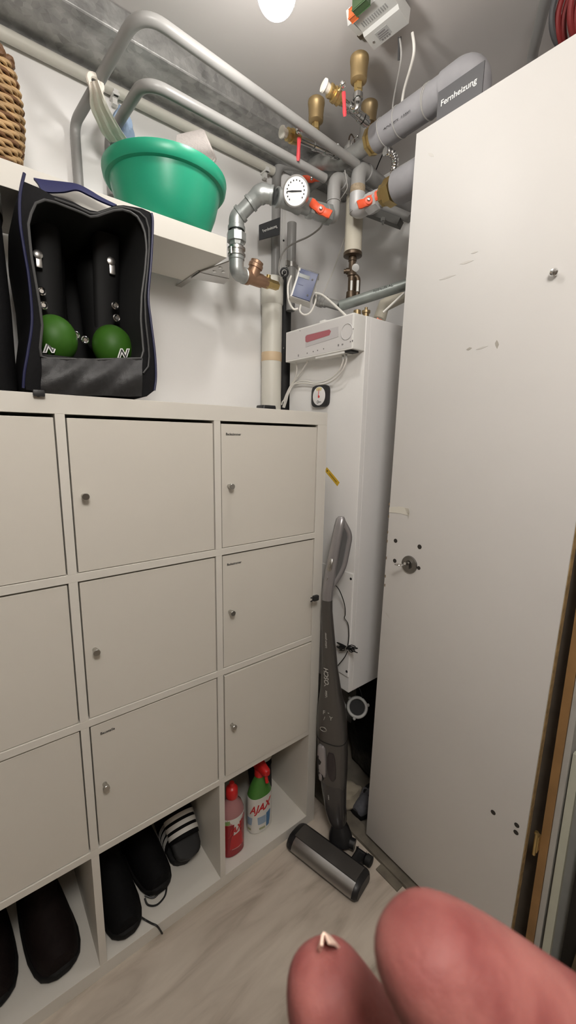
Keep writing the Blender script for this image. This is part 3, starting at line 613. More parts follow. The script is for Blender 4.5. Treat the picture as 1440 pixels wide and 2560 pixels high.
# wicker basket
bxr = PY(50, 285, .24).x
BCX, BCY, BA, BB = bxr - .15, .245, .150, .092
t = thing('wicker_basket', 'brown woven wicker basket at the left end of the wall shelf', 'basket', (BCX, BCY, SZ))
def bsc(f): return .80 + .20 * math.sin(PI * min(1, f * .66 + .10)) if f < 1 else .93
def bring(f, k, off):
    n = 120; o = []
    for i in range(n):
        a = 2 * PI * i / n; cs, sn = math.cos(a), math.sin(a); s = bsc(f); w = .0034 * math.cos(i / n * 2 * PI * 16 + off)
        o.append(V((BCX + (BA * s + w) * math.copysign(abs(cs) ** .62, cs), BCY + (BB * s + w) * math.copysign(abs(sn) ** .62, sn), SZ + .012 + f * .205)))
    return o
part('liner', WICKD, t, lambda b: loft(b, [[p.lerp(V((BCX, BCY, p.z)), .05) for p in bring(f / 8, 0, 0)[::3]] for f in range(9)]))
for k in range(26):
    part('weave_strand', WICKER if k % 5 != 2 else WICKD, t, lambda b: tube(b, bring(k / 26, k, PI * (k % 2)), .0037, 8, closed=True))
part('rim', WICKD, t, lambda b: [tube(b, [p + V((0, 0, .003 + .006 * math.sin(i * .8 + ph))) for i, p in enumerate(bring(1, 0, 0))], .006, 8, closed=True) for ph in (0, PI)])
part('base_braid', WICKD, t, lambda b: [tube(b, [V((BCX + (p.x - BCX) * 1.02, BCY + (p.y - BCY) * 1.02, SZ + .009 + .003 * math.sin(i * .8 + ph))) for i, p in enumerate(bring(0, 0, 0))], .0058, 8, closed=True) for ph in (0, PI)])
# ================================================================ black bags on the unit
KT = 1.4702
def resample(poly, c, n=72):
    out = []
    for k in range(n):
        a = 2 * PI * k / n; dx_, dy_ = math.cos(a), math.sin(a); best = None
        for i in range(len(poly)):
            (x1, y1), (x2, y2) = poly[i], poly[(i + 1) % len(poly)]
            ex, ey = x2 - x1, y2 - y1; den = dx_ * ey - dy_ * ex
            if abs(den) < 1e-9: continue
            s = ((x1 - c[0]) * ey - (y1 - c[1]) * ex) / den; u = ((x1 - c[0]) * dy_ - (y1 - c[1]) * dx_) / den
            if s > 0 and -1e-6 <= u <= 1 + 1e-6 and (best is None or s > best): best = s
        out.append((c[0] + dx_ * best, c[1] + dy_ * best))
    return out
OUT = [(57, 972), (60, 930), (70, 878), (80, 800), (72, 700), (58, 620), (47, 551), (47, 487), (61, 432), (84, 450), (106, 484), (140, 490), (180, 503), (215, 522), (240, 530), (265, 522), (285, 514), (310, 513), (340, 518), (365, 523), (379, 533), (382, 560), (377, 650), (370, 740), (376, 800), (387, 880), (390, 940), (387, 975), (372, 990), (350, 994), (200, 987), (100, 981)]
OPN = [(82, 516), (95, 504), (112, 501), (130, 504), (160, 516), (200, 531), (225, 543), (245, 541), (275, 529), (300, 524), (325, 531), (345, 545), (360, 575), (366, 620), (361, 680), (353, 740), (351, 800), (356, 860), (359, 896), (230, 900), (104, 896), (99, 878), (105, 814), (99, 764), (79, 648), (70, 563)]
BY = .010
cpt = (225, 745); ro, rn = resample(OUT, cpt), resample(OPN, cpt)
fo = [PY(u, v, BY) for u, v in ro]; fn = [PY(u, v, BY - .004) for u, v in rn]
for p in fo + fn: p.z = max(p.z, KT)
bc = sum(fo, V()) / len(fo)
t = thing('skate_bag', 'open black boot bag with blue handle on top of the shelf unit', 'bag', (bc.x, .15, KT))
def back(p, y, k): return V((bc.x + (p.x - bc.x) * k, y, max(KT, bc.z + (p.z - bc.z) * k)))
def bag(b):
    rings = [[b.verts.new(p) for p in fn], [b.verts.new(p + V((0, -.004, 0)) * 0 + (p - q) * 0) for p, q in zip(fo, fn)],
             [b.verts.new(back(p, .10, 1.01)) for p in fo], [b.verts.new(back(p, .20, 1.0)) for p in fo], [b.verts.new(back(p, .285, .95)) for p in fo]]
    n = len(fo)
    for a, c in zip(rings, rings[1:]):
        for k in range(n): b.faces.new((a[k], a[(k + 1) % n], c[(k + 1) % n], c[k]))
    b.faces.new(rings[-1])
part('bag_body', FABRIC, t, bag)
def lining(b):
    r = [[b.verts.new(p) for p in fn], [b.verts.new(back(p, .15, .97)) for p in fn], [b.verts.new(back(p, .27, .94) + V((0, 0, .003))) for p in fn]]; n = len(fn)
    for a, c in zip(r, r[1:]):
        for k in range(n): b.faces.new((a[k], c[k], c[(k + 1) % n], a[(k + 1) % n]))
    b.faces.new(r[-1])
part('lining', DARKIN, t, lining)
part('zipper', T('zip_tape', (.05, .05, .05), .5), t, lambda b: tube(b, [p + V((0, -.002, 0)) for p in fn], .0026, 8, closed=True), label='zip edge around the opening')
part('zipper', T('zip_tape', (.05, .05, .05), .5), t, lambda b: tube(b, [p.lerp(q, .45) + V((0, -.003, 0)) for p, q in zip(fn, fo)][50:72] + [p.lerp(q, .45) + V((0, -.003, 0)) for p, q in zip(fn, fo)][0:12], .002, 6))
NP = mat('navy_piping', (.012, .014, .06), .45)
part('piping', NP, t, lambda b: tube(b, smooth([PY(u, v, BY - .001) for u, v in ((379, 533), (382, 560), (378, 650), (371, 740), (377, 800), (387, 880), (390, 940), (386, 976))], 6), .0026, 8), label='navy edge piping')
part('piping', NP, t, lambda b: tube(b, smooth([PY(u, v, BY - .001) for u, v in ((61, 433), (50, 487), (50, 551), (60, 620), (73, 700), (80, 800), (70, 878), (61, 930), (58, 970))], 6), .0026, 8), label='navy edge piping')
def flap(b):
    rows = []
    for j in range(9):
        v = 897 + (985 - 897) * j / 8; rows.append([PY(104 + (356 - 104) * i / 16 - 2 * j / 8, v + (i / 16) * 6 * j / 8, BY - .006 - .012 * math.sin(PI * j / 8) - .004 * math.sin(i * 1.1 + j)) for i in range(17)])
    for r in rows:
        for p in r: p.z = max(p.z, KT + .001)
    ribbon(b, rows, .004)
part('front_flap', mat('flap_nylon', (.03, .03, .031), .5, noise=.2, nscale=150, bump=.25, bscale=400), t, flap, label='stiff front flap below the opening')
def strap(b):
    up = smooth([PY(u, v, .10) for u, v in ((84, 447), (115, 452), (160, 457), (195, 463), (225, 478), (255, 496), (292, 514))], 6)
    lo_ = smooth([PY(u, v, .085) for u, v in ((104, 478), (125, 482), (160, 481), (192, 476), (222, 489), (250, 503), (284, 517))], 6)
    ribbon(b, [[p, p.lerp(q, .5) + V((0, -.004, .0)), q] for p, q in zip(up, lo_)], .004)
part('handle', NAVY, t, strap, label='navy webbing handle')
part('buckle', BLACK, t, lambda b: (box(b, PY(97, 983, -.006), (.02, .008, .012), None, .002), tube(b, [PY(92, 975, -.003), PY(97, 992, -.006)], .003, 8)))
# skates in the bag
BOOT = mat('skate_boot_black', (.006, .006, .006), .6, spec=.25)
LIME = mat('skate_green', (.038, .125, .012), .5, spec=.3)
def skate(xc, lab, buckles, rivets, np_):
    y0 = .05; t = thing('ice_skate', lab, 'skate', (xc, .15, KT + .003), 'skates in the black bag')
    c = [(y0 + .062, 1.575, .030, .03), (y0 + .075, 1.59, .040, .040), (y0 + .095, 1.60, .043, .050), (y0 + .118, 1.62, .043, .050), (y0 + .13, 1.665, .042, .052), (y0 + .135, 1.71, .043, .05), (y0 + .138, 1.78, .046, .05), (y0 + .14, 1.80, .044, .046)]
    part('boot', BOOT, t, lambda b: loft(b, [sec((xc, y, z), (1, 0, 0), (0, .75, .66) if z < 1.61 else (0, 1, .1), a, h, 24, 2.3) for y, z, a, h in c]))
    part('toe_cap', LIME, t, lambda b: ball(b, (xc, y0 + .05, 1.592), .044, (1.0, .95, 1.1), 28, 18), label='green toe cap')
    part('sole', BOOT, t, lambda b: (bx(b, xc - .036, xc + .036, y0 + .012, y0 + .18, KT + .068, KT + .084, .006), bx(b, xc - .012, xc + .012, y0 + .02, y0 + .18, KT + .003, KT + .07, .004)))
    part('tongue', BOOT, t, lambda b: loft(b, [sec((xc, y, z), (1, 0, 0), (0, 1, .2), .028, .010, 16) for y, z in ((y0 + .085, 1.63), (y0 + .075, 1.72), (y0 + .06, 1.80), (y0 + .05, 1.83))]))
    for u, v, s in buckles: part('buckle', STEEL, t, lambda b: (box(b, PY(u, v, .105), (.013 * s, .008, .026 * s), None, .003), lathe(b, PY(u - 3, v - 18, .105), (0, -1, 0), [(-.004, .009), (.004, .009), (.006, .005)], 14)))
    for u, v in rivets: part('rivet', CHROME, t, lambda b: (torus(b, PY(u, v, .098), (0, 1, 0), .0065, .0022, 18, 6), lathe(b, PY(u, v, .099), (0, -1, 0), [(-.003, .004), (.001, .004)], 12)))
    n_ = V((0, -1, .25)).normalized(); o = PY(np_[0], np_[1], y0 + .006); o.y = y0 + .0055 + (.012 if abs(o.x - xc) > .02 else 0)
    text('toe_mark', 'N', .026, o + V((0, -.0012, 0)), (1, 0, .12), (0, .2, 1), WHITET, t, .0004, shear=.55, bold=.0022)
    text('toe_mark', 'N', .026, o + V((0, -.0022, 0)), (1, 0, .12), (0, .2, 1), BLACK, t, .0004, shear=.55)
skate(PY(140, 850, .09).x, 'black skate with green toe cap, left one in the open bag', [(97, 655, .9)], [(104, 728), (109, 763), (190, 838)], (122, 868))
skate(PY(284, 850, .09).x, 'black skate with green toe cap, right one in the open bag', [(280, 672, 1)], [(288, 764), (292, 795), (213, 850)], (303, 885))
t = thing('shoulder_bag', 'plain black bag standing left of the open boot bag', 'bag', (-.93, .14, KT))
part('bag_body', FABRIC, t, lambda b: loft(b, [[V((-.918 + (p.x) * .125, .02 + .12 + p.y * .12, z)) if True else 0 for p in sec((0, 0, 0), (1, 0, 0), (0, 1, 0), k, k, 40, 5)] for z, k in ((KT, .97), (KT + .01, 1), (1.62, 1.02), (1.78, 1.0), (1.825, .97), (1.842, .90), (1.846, .6))]))
part('top_flap', mat('olive_black', (.035, .034, .026), .7, bump=.2, bscale=300), t, lambda b: loft(b, [sec((-.918, .14, z), (1, 0, 0), (0, 1, 0), .128 * k, .124 * k, 40, 5) for z, k in ((1.79, 1.0), (1.83, 1.0), (1.850, .93), (1.854, .6))]))
# ================================================================ bottom cubbies: shoes and bottles
BZ = .0385
SHOEB = mat('black_shoe_fabric', (.006, .006, .0065), .8, spec=.15, noise=.2, nscale=80, bump=.3, bscale=300)
SOLE = mat('black_shoe_sole', (.009, .0085, .0085), .7, spec=.2)
def shoe(label, loc, L_=.29, W_=.10, H=.11, up=SHOEB, so=SOLE, rz=0., shaft=0., name='sneaker', cat='shoe', group=None):
    t = thing(name, label, cat, (0, 0, 0), group)
    def xs(f): return W_ / 2 * (.66 + .34 * math.sin(PI * min(1, .28 + f * .65))) * (.72 if f > .96 else 1) * {0: .34, .03: .60, .08: .80, .16: .93}.get(f, 1)
    F = [0, .03, .08, .16, .28, .42, .56, .70, .84, .95, 1.0]
    part('sole', so, t, lambda b: loft(b, [sec((0, f * L_, .013 + (.006 if f < .05 else 0)), (1, 0, 0), (0, 0, 1), xs(f) * 1.04, .013 if f > .02 else .008, 24, 3.5) for f in F]))
    hs = [.026, .040, .050, .056, .066, .084, .098, .104, .108, .112, .100]
    part('upper', up, t, lambda b: loft(b, [sec((0, f * L_ + (.006 if f == 0 else 0), .018), (1, 0, 0), (0, 0, 1), xs(f) * (.96 if f > .3 else .94), h * H / .11 - .0, 24, 2.1, .010) for f, h in zip(F, hs)]))
    part('opening', DARKIN, t, lambda b: ball(b, (0, L_ * .78, H * .98), .03, (1, 1.5, .45)))
    part('tongue', up, t, lambda b: loft(b, [sec((0, L_ * f, z), (1, 0, 0), (0, .4, 1), .026, .006, 14) for f, z in ((.42, H * .72), (.55, H * .98), (.60, H * 1.12))]))
    for k in range(4):
        part('lace', CORDM, t, lambda b: tube(b, smooth([V((-.024, L_ * (.36 + .055 * k), H * (.60 + .08 * k))), V((0, L_ * (.355 + .055 * k), H * (.68 + .08 * k))), V((.024, L_ * (.36 + .055 * k), H * (.60 + .08 * k)))], 5), .0025, 6))
    if shaft: part('shaft', up, t, lambda b: loft(b, [sec((0, L_ * y, z), (1, 0, 0), (0, 1, 0), a, c, 24, 2.2) for y, z, a, c in ((.66, H * .75, .040, .085), (.70, H * 1.1, .042, .070), (.72, H * 1.5, .045, .066), (.72, H + shaft, .048, .070), (.72, H + shaft + .004, .043, .064))]))
    t.location = V(loc); t.rotation_euler = (0, 0, rz); return t
G_ = 'dark shoes in the open cubbies'
s1 = shoe('black low sneaker nearest the divider in the middle open cubby', (-.664, .012, BZ), .30, .104, .115, rz=.0, group=G_)
copy_tree(s1, (-.551, .066, BZ), 'black low sneaker behind, with loose laces on the board of the middle cubby', G_, .05)
BOOTM = mat('dark_brown_boot', (.012, .0075, .007), .75, spec=.15, noise=.3, nscale=60, bump=.3, bscale=200)
s3 = shoe('dark brown high boot beside the divider in the left open cubby', (-.822, .03, BZ), .30, .118, .125, BOOTM, SOLE, .10, .08, 'boot', 'boot', G_)
copy_tree(s3, (-.965, .055, BZ), 'dark brown high boot cut by the left picture edge', G_, .04)
single('shoe_lace', CORDM, 'loose black lace end hanging over the edge of the middle cubby', 'lace', PZ(365, 2300, BZ), lambda b: tube(b, smooth([PZ(352, 2292, BZ + .02), PZ(362, 2299, BZ + .004), PZ(378, 2308, BZ + .003), V((PY(394, 2322, -.003).x, -.003, .036)), PY(408, 2338, -.003)], 6), .0024, 6))
single('shoe_lace', CORDM, 'black lace loops lying beside the sneakers in the middle cubby', 'lace', PZ(395, 2260, BZ), lambda b: tube(b, smooth([PZ(362, 2245, BZ + .012), PZ(370, 2262, BZ + .003), PZ(392, 2262, BZ + .003), PZ(412, 2240, BZ + .003), PZ(416, 2215, BZ + .003), PZ(405, 2222, BZ + .006), PZ(385, 2244, BZ + .003), PZ(362, 2238, BZ + .01)], 6), .0026, 6))
STR = mat('white_strap_stripe', (.70, .68, .63), .6)
def slide(label, loc, rot, group='striped slide sandals'):
    t = thing('slide_sandal', label, 'sandal', (0, 0, 0), group)
    def w(f): return .046 * (.80 + .20 * math.sin(PI * (.15 + f * .8))) * (math.sqrt(max(0., 1 - ((.10 - f) / .10) ** 2)) * .8 + .2 if f < .1 else 1) * (math.sqrt(max(0., 1 - ((f - .88) / .12) ** 2)) * .8 + .2 if f > .88 else 1)
    part('sole', RUBBER, t, lambda b: loft(b, [sec((0, f * .27, .014 + .006 * abs(f - .45)), (1, 0, 0), (0, 0, 1), w(f), .014, 24, 4) for f in (0, .02, .05, .1, .2, .35, .5, .65, .8, .88, .94, .98, 1)]))
    def arc(y, dr, tilt=0.): return [V(((.044 + dr) * math.cos(a), y + tilt * math.sin(a), .016 + (.050 + dr) * math.sin(a))) for a in [PI * k / 16 for k in range(17)]]
    part('strap', SHOEB, t, lambda b: ribbon(b, [arc(y, 0, .0) for y in (.055, .07, .09, .11, .13, .145)], .006))
    for y in (.072, .094, .116): part('stripe', STR, t, lambda b: ribbon(b, [arc(y - .0065, .0042, .0), arc(y + .0065, .0042, .0)], .0016), label='white stripe')
    t.location = V(loc); t.rotation_euler = rot; return t
sl = slide('striped slide sandal lying under another at the right of the middle cubby', (-.458, .105, BZ), (0, 0, -.06))
copy_tree(sl, (-.455, .085, BZ + .036), 'upper striped slide sandal of the stacked pair in the middle cubby', 'striped slide sandals').rotation_euler = (math.radians(36), 0, -.06)
copy_tree(sl, (-.098, .245, BZ + .262), 'striped slide sandal standing upright behind the cleaner bottles', 'striped slide sandals').rotation_euler = (math.radians(-74), 0, PI - .30)
# cleaner bottles
def wraptext(parent, s, size, c, ax_, by_, z0, m, shear=.25, th0=0., slope=0., k=1.012, sx=1., name='brand_lettering'):
    def f(co):
        th = -PI / 2 + th0 + co.x / ax_
        return V((c[0] + ax_ * k * math.cos(th), c[1] + by_ * k * math.sin(th), z0 + co.y + co.x * slope)) + V((math.cos(th), math.sin(th), 0)) * (co.z * 2)
    return text(name, s, size, None, (1, 0, 0), (0, 1, 0), m, parent, .0003, shear=shear, wrap=f, sx=sx, bold=.0009)
def patch(b, c, a_, b_, z0, z1, t0, t1, k=1.006, n=24, slope=0., top=None):
    rows = []
    for j in range(7):
        f = j / 6; row = []
        for i in range(n + 1):
            th = -PI / 2 + t0 + (t1 - t0) * i / n; za = z0(i / n) if callable(z0) else z0; zb = z1(i / n) if callable(z1) else z1
            row.append(V((c[0] + a_ * k * math.cos(th), c[1] + b_ * k * math.sin(th), za + (zb - za) * f)))
        rows.append(row)
    ribbon(b, rows, .0006)
REDL = T('label_red', (.52, .02, .025), .45); LBLW = T('label_white', (.72, .71, .66), .5)
ca = (-.312, .062)
t = thing('cleaner_bottle', 'red transparent cleaner bottle with red cap in the right open cubby', 'bottle', (ca[0], ca[1], BZ), 'cleaner bottles')
part('bottle', T('red_liquid', (.30, .012, .018), .2, spec=.5), t, lambda b: loft(b, [sec((ca[0], ca[1], BZ + z), (1, 0, 0), (0, 1, 0), a, c, 32, 2.4) for z, a, c in ((0, .036, .026), (.004, .040, .030), (.10, .041, .031), (.125, .041, .031))]), label='red liquid in the bottle')
part('bottle_neck', T('clear_pink', (.42, .20, .20), .15), t, lambda b: loft(b, [sec((ca[0], ca[1], BZ + z), (1, 0, 0), (0, 1, 0), a, c, 32, 2.2) for z, a, c in ((.125, .041, .031), (.155, .040, .030), (.178, .032, .025), (.195, .018, .016), (.205, .0145, .0145))]), label='empty clear shoulder')
part('cap', mat('bottle_red', (.62, .02, .02), .35), t, lambda b: lathe(b, (ca[0], ca[1], BZ + .203), (0, 0, 1), [(0, .019), (.002, .020), (.030, .019), (.034, .016), (.038, .010), (.05, .008)], 24))
lb = part('front_label', LBLW, t, lambda b: patch(b, ca, .041, .031, BZ + .030, BZ + .145, -1.95, .95))
part('label_patch', REDL, lb, lambda b: patch(b, ca, .041, .031, BZ + .032, lambda f: BZ + .072 + .022 * f, -1.62, .92, 1.022), label='red flower picture at the label foot')
part('label_patch', T('label_green', (.22, .36, .12), .5), lb, lambda b: patch(b, ca, .041, .031, lambda f: BZ + .118 + .01 * f, lambda f: BZ + .132 + .010 * f, -1.5, -.6, 1.022))
wraptext(lb, 'AJAX', .030, ca, .041, .031, BZ + .099, REDL, .3, -.35, .35, 1.03, .86)
cb = (-.192, .078)
t = thing('cleaner_bottle', 'white and blue labelled cleaner bottle with red spray head', 'bottle', (cb[0], cb[1], BZ), 'cleaner bottles')
part('bottle', LBLW, t, lambda b: loft(b, [sec((cb[0], cb[1], BZ + z), (1, 0, 0), (0, 1, 0), a, c, 32, 2.4) for z, a, c in ((0, .043, .028), (.004, .047, .032), (.12, .046, .031), (.138, .0445, .0300))]))
part('shoulder', T('green_bottle', (.07, .22, .04), .25), t, lambda b: loft(b, [sec((cb[0], cb[1], BZ + z), (1, 0, 0), (0, 1, 0), a, c, 32, 2.4) for z, a, c in ((.138, .0443, .0298), (.155, .039, .0275), (.180, .027, .021), (.20, .016, .015), (.215, .014, .014))]), label='green bottle shoulder')
part('spray_head', mat('bottle_red', (.62, .02, .02), .35), t, lambda b: (lathe(b, (cb[0], cb[1], BZ + .205), (0, 0, 1), [(0, .018), (.022, .018), (.024, .015)], 20), loft(b, [sec((cb[0], cb[1] + y, BZ + .243), (1, 0, 0), (0, 0, 1), a, c, 16, 3) for y, a, c in ((-.05, .008, .009), (-.045, .012, .013), (-.01, .016, .020), (.02, .016, .020), (.034, .010, .012))]), tube(b, [V((cb[0], cb[1] - .035, BZ + .232)), V((cb[0], cb[1] - .045, BZ + .205))], .006, 10)))
lb = part('front_label', LBLW, t, lambda b: patch(b, cb, .0468, .0318, BZ + .012, BZ + .138, -1.75, 1.2, 1.01))
part('label_patch', T('label_blue', (.05, .17, .36), .5), lb, lambda b: patch(b, cb, .0468, .0318, BZ + .016, lambda f: BZ + .070 + .008 * f, .15, 1.1, 1.03), label='blue picture on the label')
part('label_patch', T('label_pale_blue', (.30, .40, .52), .5), lb, lambda b: patch(b, cb, .0468, .0318, BZ + .036, BZ + .066, -1.6, .10, 1.03))
part('label_patch', T('label_olive', (.36, .38, .22), .5), lb, lambda b: patch(b, cb, .0468, .0318, BZ + .015, BZ + .023, -1.6, .05, 1.03))
wraptext(lb, 'AJAX', .040, cb, .0468, .0318, BZ + .100, REDL, .3, -.38, .14, 1.035, .88)
# ================================================================ casing: controller, thermometer, tag, small black box
XF = .047
t = thing('heating_controller', 'long white heating controller box mounted on the white casing', 'controller', (.0735, .113, 1.656))
part('case', WHITEP, t, lambda b: bx(b, XF, .0995, -.048, .275, 1.656, 1.757, .0025), False)
def onf(u, v): return PX(u, v, XF - .0008)
cv = part('cover', T('frosted_cover', (.66, .64, .63), .3), t, lambda b: prism(b, [V((XF - .0006, y, z)) for y, z in ((.270, 1.661), (-.043, 1.661), (-.043, 1.752), (.270, 1.752))], (.002, 0, 0)), False, label='milky translucent cover')
part('light_window', T('window_grey', (.55, .53, .53), .3), cv, lambda b: prism(b, [onf(764, 838), onf(846, 816), onf(846, 842), onf(764, 868)], (-.0006, 0, 0)), False)
part('light_bar', T('dusky_red', (.42, .13, .15), .4), cv, lambda b: (lambda q: (prism(b, q, (-.0012, 0, 0))))([onf(764, 842), onf(768, 838), onf(824, 824), onf(828, 828), onf(824, 838), onf(768, 856), onf(764, 854)]), False, label='dull red bar behind the cover')
part('dial_ring', T('ring_white', (.60, .585, .58), .4), cv, lambda b: torus(b, onf(867, 829), (1, 0, 0), .0225, .0016, 36, 6))
for i, (u, v) in enumerate(((768, 884), (783, 880), (794, 877), (809, 873))): part('mark', T('print_grey', (.22, .21, .21), .5), cv, lambda b: lathe(b, onf(u, v - 1), (-1, 0, 0), [(0, .0022), (.0006, .0022)], 10))
for u, v, wy, hz in ((709, 870, .004, .005), (746, 889, .004, .007), (846, 863, .005, .006), (856, 861, .006, .004), (876, 854, .004, .004), (881, 852, .004, .005), (750, 827, .004, .002), (883, 822, .004, .002)):
    part('mark', T('print_grey', (.22, .21, .21), .5), cv, lambda b: box(b, onf(u, v), (.0008, wy, hz)))
part('clip', WHITEP, t, lambda b: bx(b, .055, .075, .085, .11, 1.757, 1.765, .002))
part('socket', BLACK, t, lambda b: bx(b, .052, .085, -.038, -.012, 1.650, 1.6565, .001))
part('cable_hood', WHITEP, t, lambda b: bx(b, .05, .09, -.010, .12, 1.649, 1.6565, .001))
def pl2(u, v, x=.072): return PX(u, v, x)
cabs = [[(858, 884, .068), (857, 905, .07), (845, 930, .075), (820, 950, .085), (790, 957, .09), (760, 952, .09), (738, 958, .088), (722, 975, .085), (713, 1000, .08), (707, 1018, .08)],
        [(866, 882, .068), (865, 905, .07), (852, 932, .072), (825, 955, .08), (795, 961, .085), (760, 958, .085), (735, 962, .085), (722, 982, .08), (716, 1003, .08), (711, 1019, .08)],
        [(771, 892, .072), (766, 908, .075), (752, 932, .08), (738, 950, .085), (724, 972, .085), (714, 995, .08), (709, 1019, .08)],
        [(740, 903, .072), (742, 925, .078), (738, 945, .082), (726, 965, .085), (716, 985, .082), (710, 1000, .078), (706, 1005, .075), (704, 1012, .075)]]
for i, cpts in enumerate(cabs):
    lab = ('outer white cable from the black socket curving to the corner', 'inner white cable from the black socket curving to the corner', 'white cable from under the controller middle to the corner', 'white cable from under the controller left end to the corner')[i]
    tt = thing('controller_cable', lab, 'cable', PX(*cpts[-1]), 'white cables under the controller')
    part('cable', CABLEW, tt, lambda b: tube(b, smooth([PX(*c_) for c_ in cpts], 6), .0026, 8))
    if i < 2: part('plug', GREYPL, tt, lambda b: lathe(b, PX(cpts[0][0], cpts[0][1] - 6, cpts[0][2]), (0, 0, -1), [(0, .0045), (.012, .0045), (.013, .0035), (.024, .003)], 10))
single('supply_cable', CABLEW, 'thick white cable running from the meter down behind the controller', 'cable', P(830, 755, 1.3), lambda b: tube(b, smooth([P(788, 733, 1.36), P(805, 737, 1.34), P(830, 757, 1.30), P(868, 792, 1.25)], 6), .0036, 8))
tc_ = V((.1, .135, 1.534))
t = thing('wall_thermometer', 'small black square thermometer with white round dial on the casing', 'thermometer', (.1, .135, 1.497))
part('case', BLACK, t, lambda b: loft(b, [sec((x, .135, 1.534), (0, 1, 0), (0, 0, 1), .041 * k, .037 * k, 40, 4.5) for x, k in ((.0998, .97), (.090, 1), (.086, .96), (.0855, .8))]))
fc = part('dial_face', T('dial_white', (.82, .81, .80), .5), t, lambda b: lathe(b, (.0856, .135, 1.534), (-1, 0, 0), [(0, .031), (.0008, .031), (.001, .03)], 36))
part('needle', T('needle_red', (.65, .05, .05), .5), t, lambda b: (box(b, (.0842, .1365, 1.543), (.0008, .0022, .026), M4.Rotation(.12, 3, 'X')), lathe(b, (.0846, .135, 1.532), (-1, 0, 0), [(0, .0045), (.001, .004)], 14)), label='red needle')
part('comfort_arc', T('arc_yellow', (.72, .62, .32), .5), fc, lambda b: ribbon(b, [[V((.0843, .135 + r * math.sin(a), 1.534 + r * math.cos(a))) for a in [(-.55 + 1.1 * k / 10) for k in range(11)]] for r in (.019, .029)], .0005))
part('dial_mark', DGREY, fc, lambda b: (torus(b, (.0843, .139, 1.5145), (1, 0, 0), .0042, .0008, 16, 6)))
part('dial_mark', DGREY, fc, lambda b: box(b, (.0843, .128, 1.514), (.0006, .011, .0018)))
ty = V((.0997, .0715, 1.263)); ta = V((0, .063, .046)).normalized(); tb_ = V((0, -ta.z, ta.y))
t = thing('yellow_sticker', 'small yellow warning strip stuck aslant on the white casing', 'sticker', ty)
part('strip', T('sticker_yellow', (.72, .46, .04), .5), t, lambda b: prism(b, [ty + ta * i * .040 + tb_ * j * .0085 for i, j in ((-1, -1), (1, -1), (1, 1), (-1, 1))], (-.0004, 0, 0)), False)
part('symbol', BLACK, t, lambda b: lathe(b, ty + ta * .030 + V((-.0004, 0, 0)), (-1, 0, 0), [(0, .004), (.0004, .004)], 3))
part('print_line', T('print_ochre', (.30, .18, .02), .5), t, lambda b: box(b, ty - ta * .006 + V((-.0005, 0, 0)), (.0004, .045, .0035), M4.Rotation(math.atan2(.046, .063), 3, 'X')))
t = thing('black_charger', 'small black plastic box on the shelf top beside the cream pipe', 'box', (-.03, .30, KT))
part('case', BLACK, t, lambda b: loft(b, [sec((-.022, .295, z), (1, 0, 0), (0, 1, 0), a, .025, 32, 6) for z, a in ((KT, .034), (KT + .006, .034), (KT + .030, .029), (KT + .033, .027))]))
part('recess', DARKIN, t, lambda b: loft(b, [sec((-.022, .2698, z), (1, 0, 0), (0, 1, 0), a, .001, 20, 6) for z, a in ((KT + .004, .027), (KT + .026, .022))]))
# ================================================================ big white door of the niche
DX = .09
t = thing('cupboard_door', 'big plain white door panel hanging open before the pipe niche', 'door', (.1, -.42, .03))
dR = M4.Rotation(math.radians(.62), 3, 'X'); dcn = V((.101, -.421, 1.09))
def dp(u, v, k=0.): p = PX(u, v, DX); return V((DX - k, p.y, p.z))
DPAINT = mat('door_paint', (.67, .652, .628), .5, noise=.05, nscale=2.5, bump=.06, bscale=30)
part('door_leaf', DPAINT, t, lambda b: box(b, dcn, (.022, .474, 2.130), dR, .0015))
EDGE = T('chipped_edge', (.42, .28, .12), .8, noise=.5, nscale=60)
part('bare_edge', EDGE, t, lambda b: box(b, dcn + dR @ V((.002, -.2376, 0)), (.018, .0016, 2.128), dR), label='bare brown edge strip')
rs = dp(1024, 1411)
lk = part('lock_rose', DSTEEL, t, lambda b: (lathe(b, rs, (-1, 0, 0), [(-.001, .0255), (.003, .0255), (.0045, .0245), (.005, .012), (.003, .010)], 36), box(b, rs + V((-.006, 0, -.001)), (.006, .008, .022), None, .001)), label='round steel lock rose')
part('key_ring', CHROME, lk, lambda b: (tube(b, [rs + V((-.002, .002, 0)), PX(1012, 1409, DX - .028)], .004, 10), torus(b, PX(998, 1412, DX - .040), V((.35, .3, 1)), .011, .0022, 24, 8)))
HOLE = T('hole_dark', (.035, .03, .025), .9)
for u, v, r in ((989, 1352, .0062), (1049, 1367, .0066), (987, 1402, .0062), (1047, 1420, .0055), (1233, 2031, .0062), (1292, 2063, .006), (1290, 2081, .006)):
    part('screw_hole', HOLE, t, lambda b: lathe(b, dp(u, v, .0006), (1, 0, 0), [(0, r), (.002, r)], 18))
pk = dp(1389, 684)
part('door_knob', CHROME, t, lambda b: lathe(b, pk, (-1, 0, 0), [(-.001, .0045), (.006, .0045), (.007, .0075), (.011, .008), (.014, .006), (.015, .002)], 20), label='small chrome knob')
TP = T('masking_tape', (.68, .655, .58), .6)
part('tape_strip', TP, t, lambda b: (ribbon(b, [[dp(u, v, .0008) for u, v in ((974, 1268), (1000, 1266), (1022, 1271))], [dp(u, v, .0008) for u, v in ((973, 1281), (1000, 1283), (1024, 1290))]], .0004), ribbon(b, [[dp(1012, 1269, .001), dp(1024, 1271, .004), dp(1028, 1280, .008)], [dp(1016, 1280, .001), dp(1024, 1284, .004), dp(1027, 1296, .010)]], .0004)))
SC = T('scuff_mark', (.60, .575, .54), .6); SC2 = T('scuff_dark', (.42, .39, .34), .7)
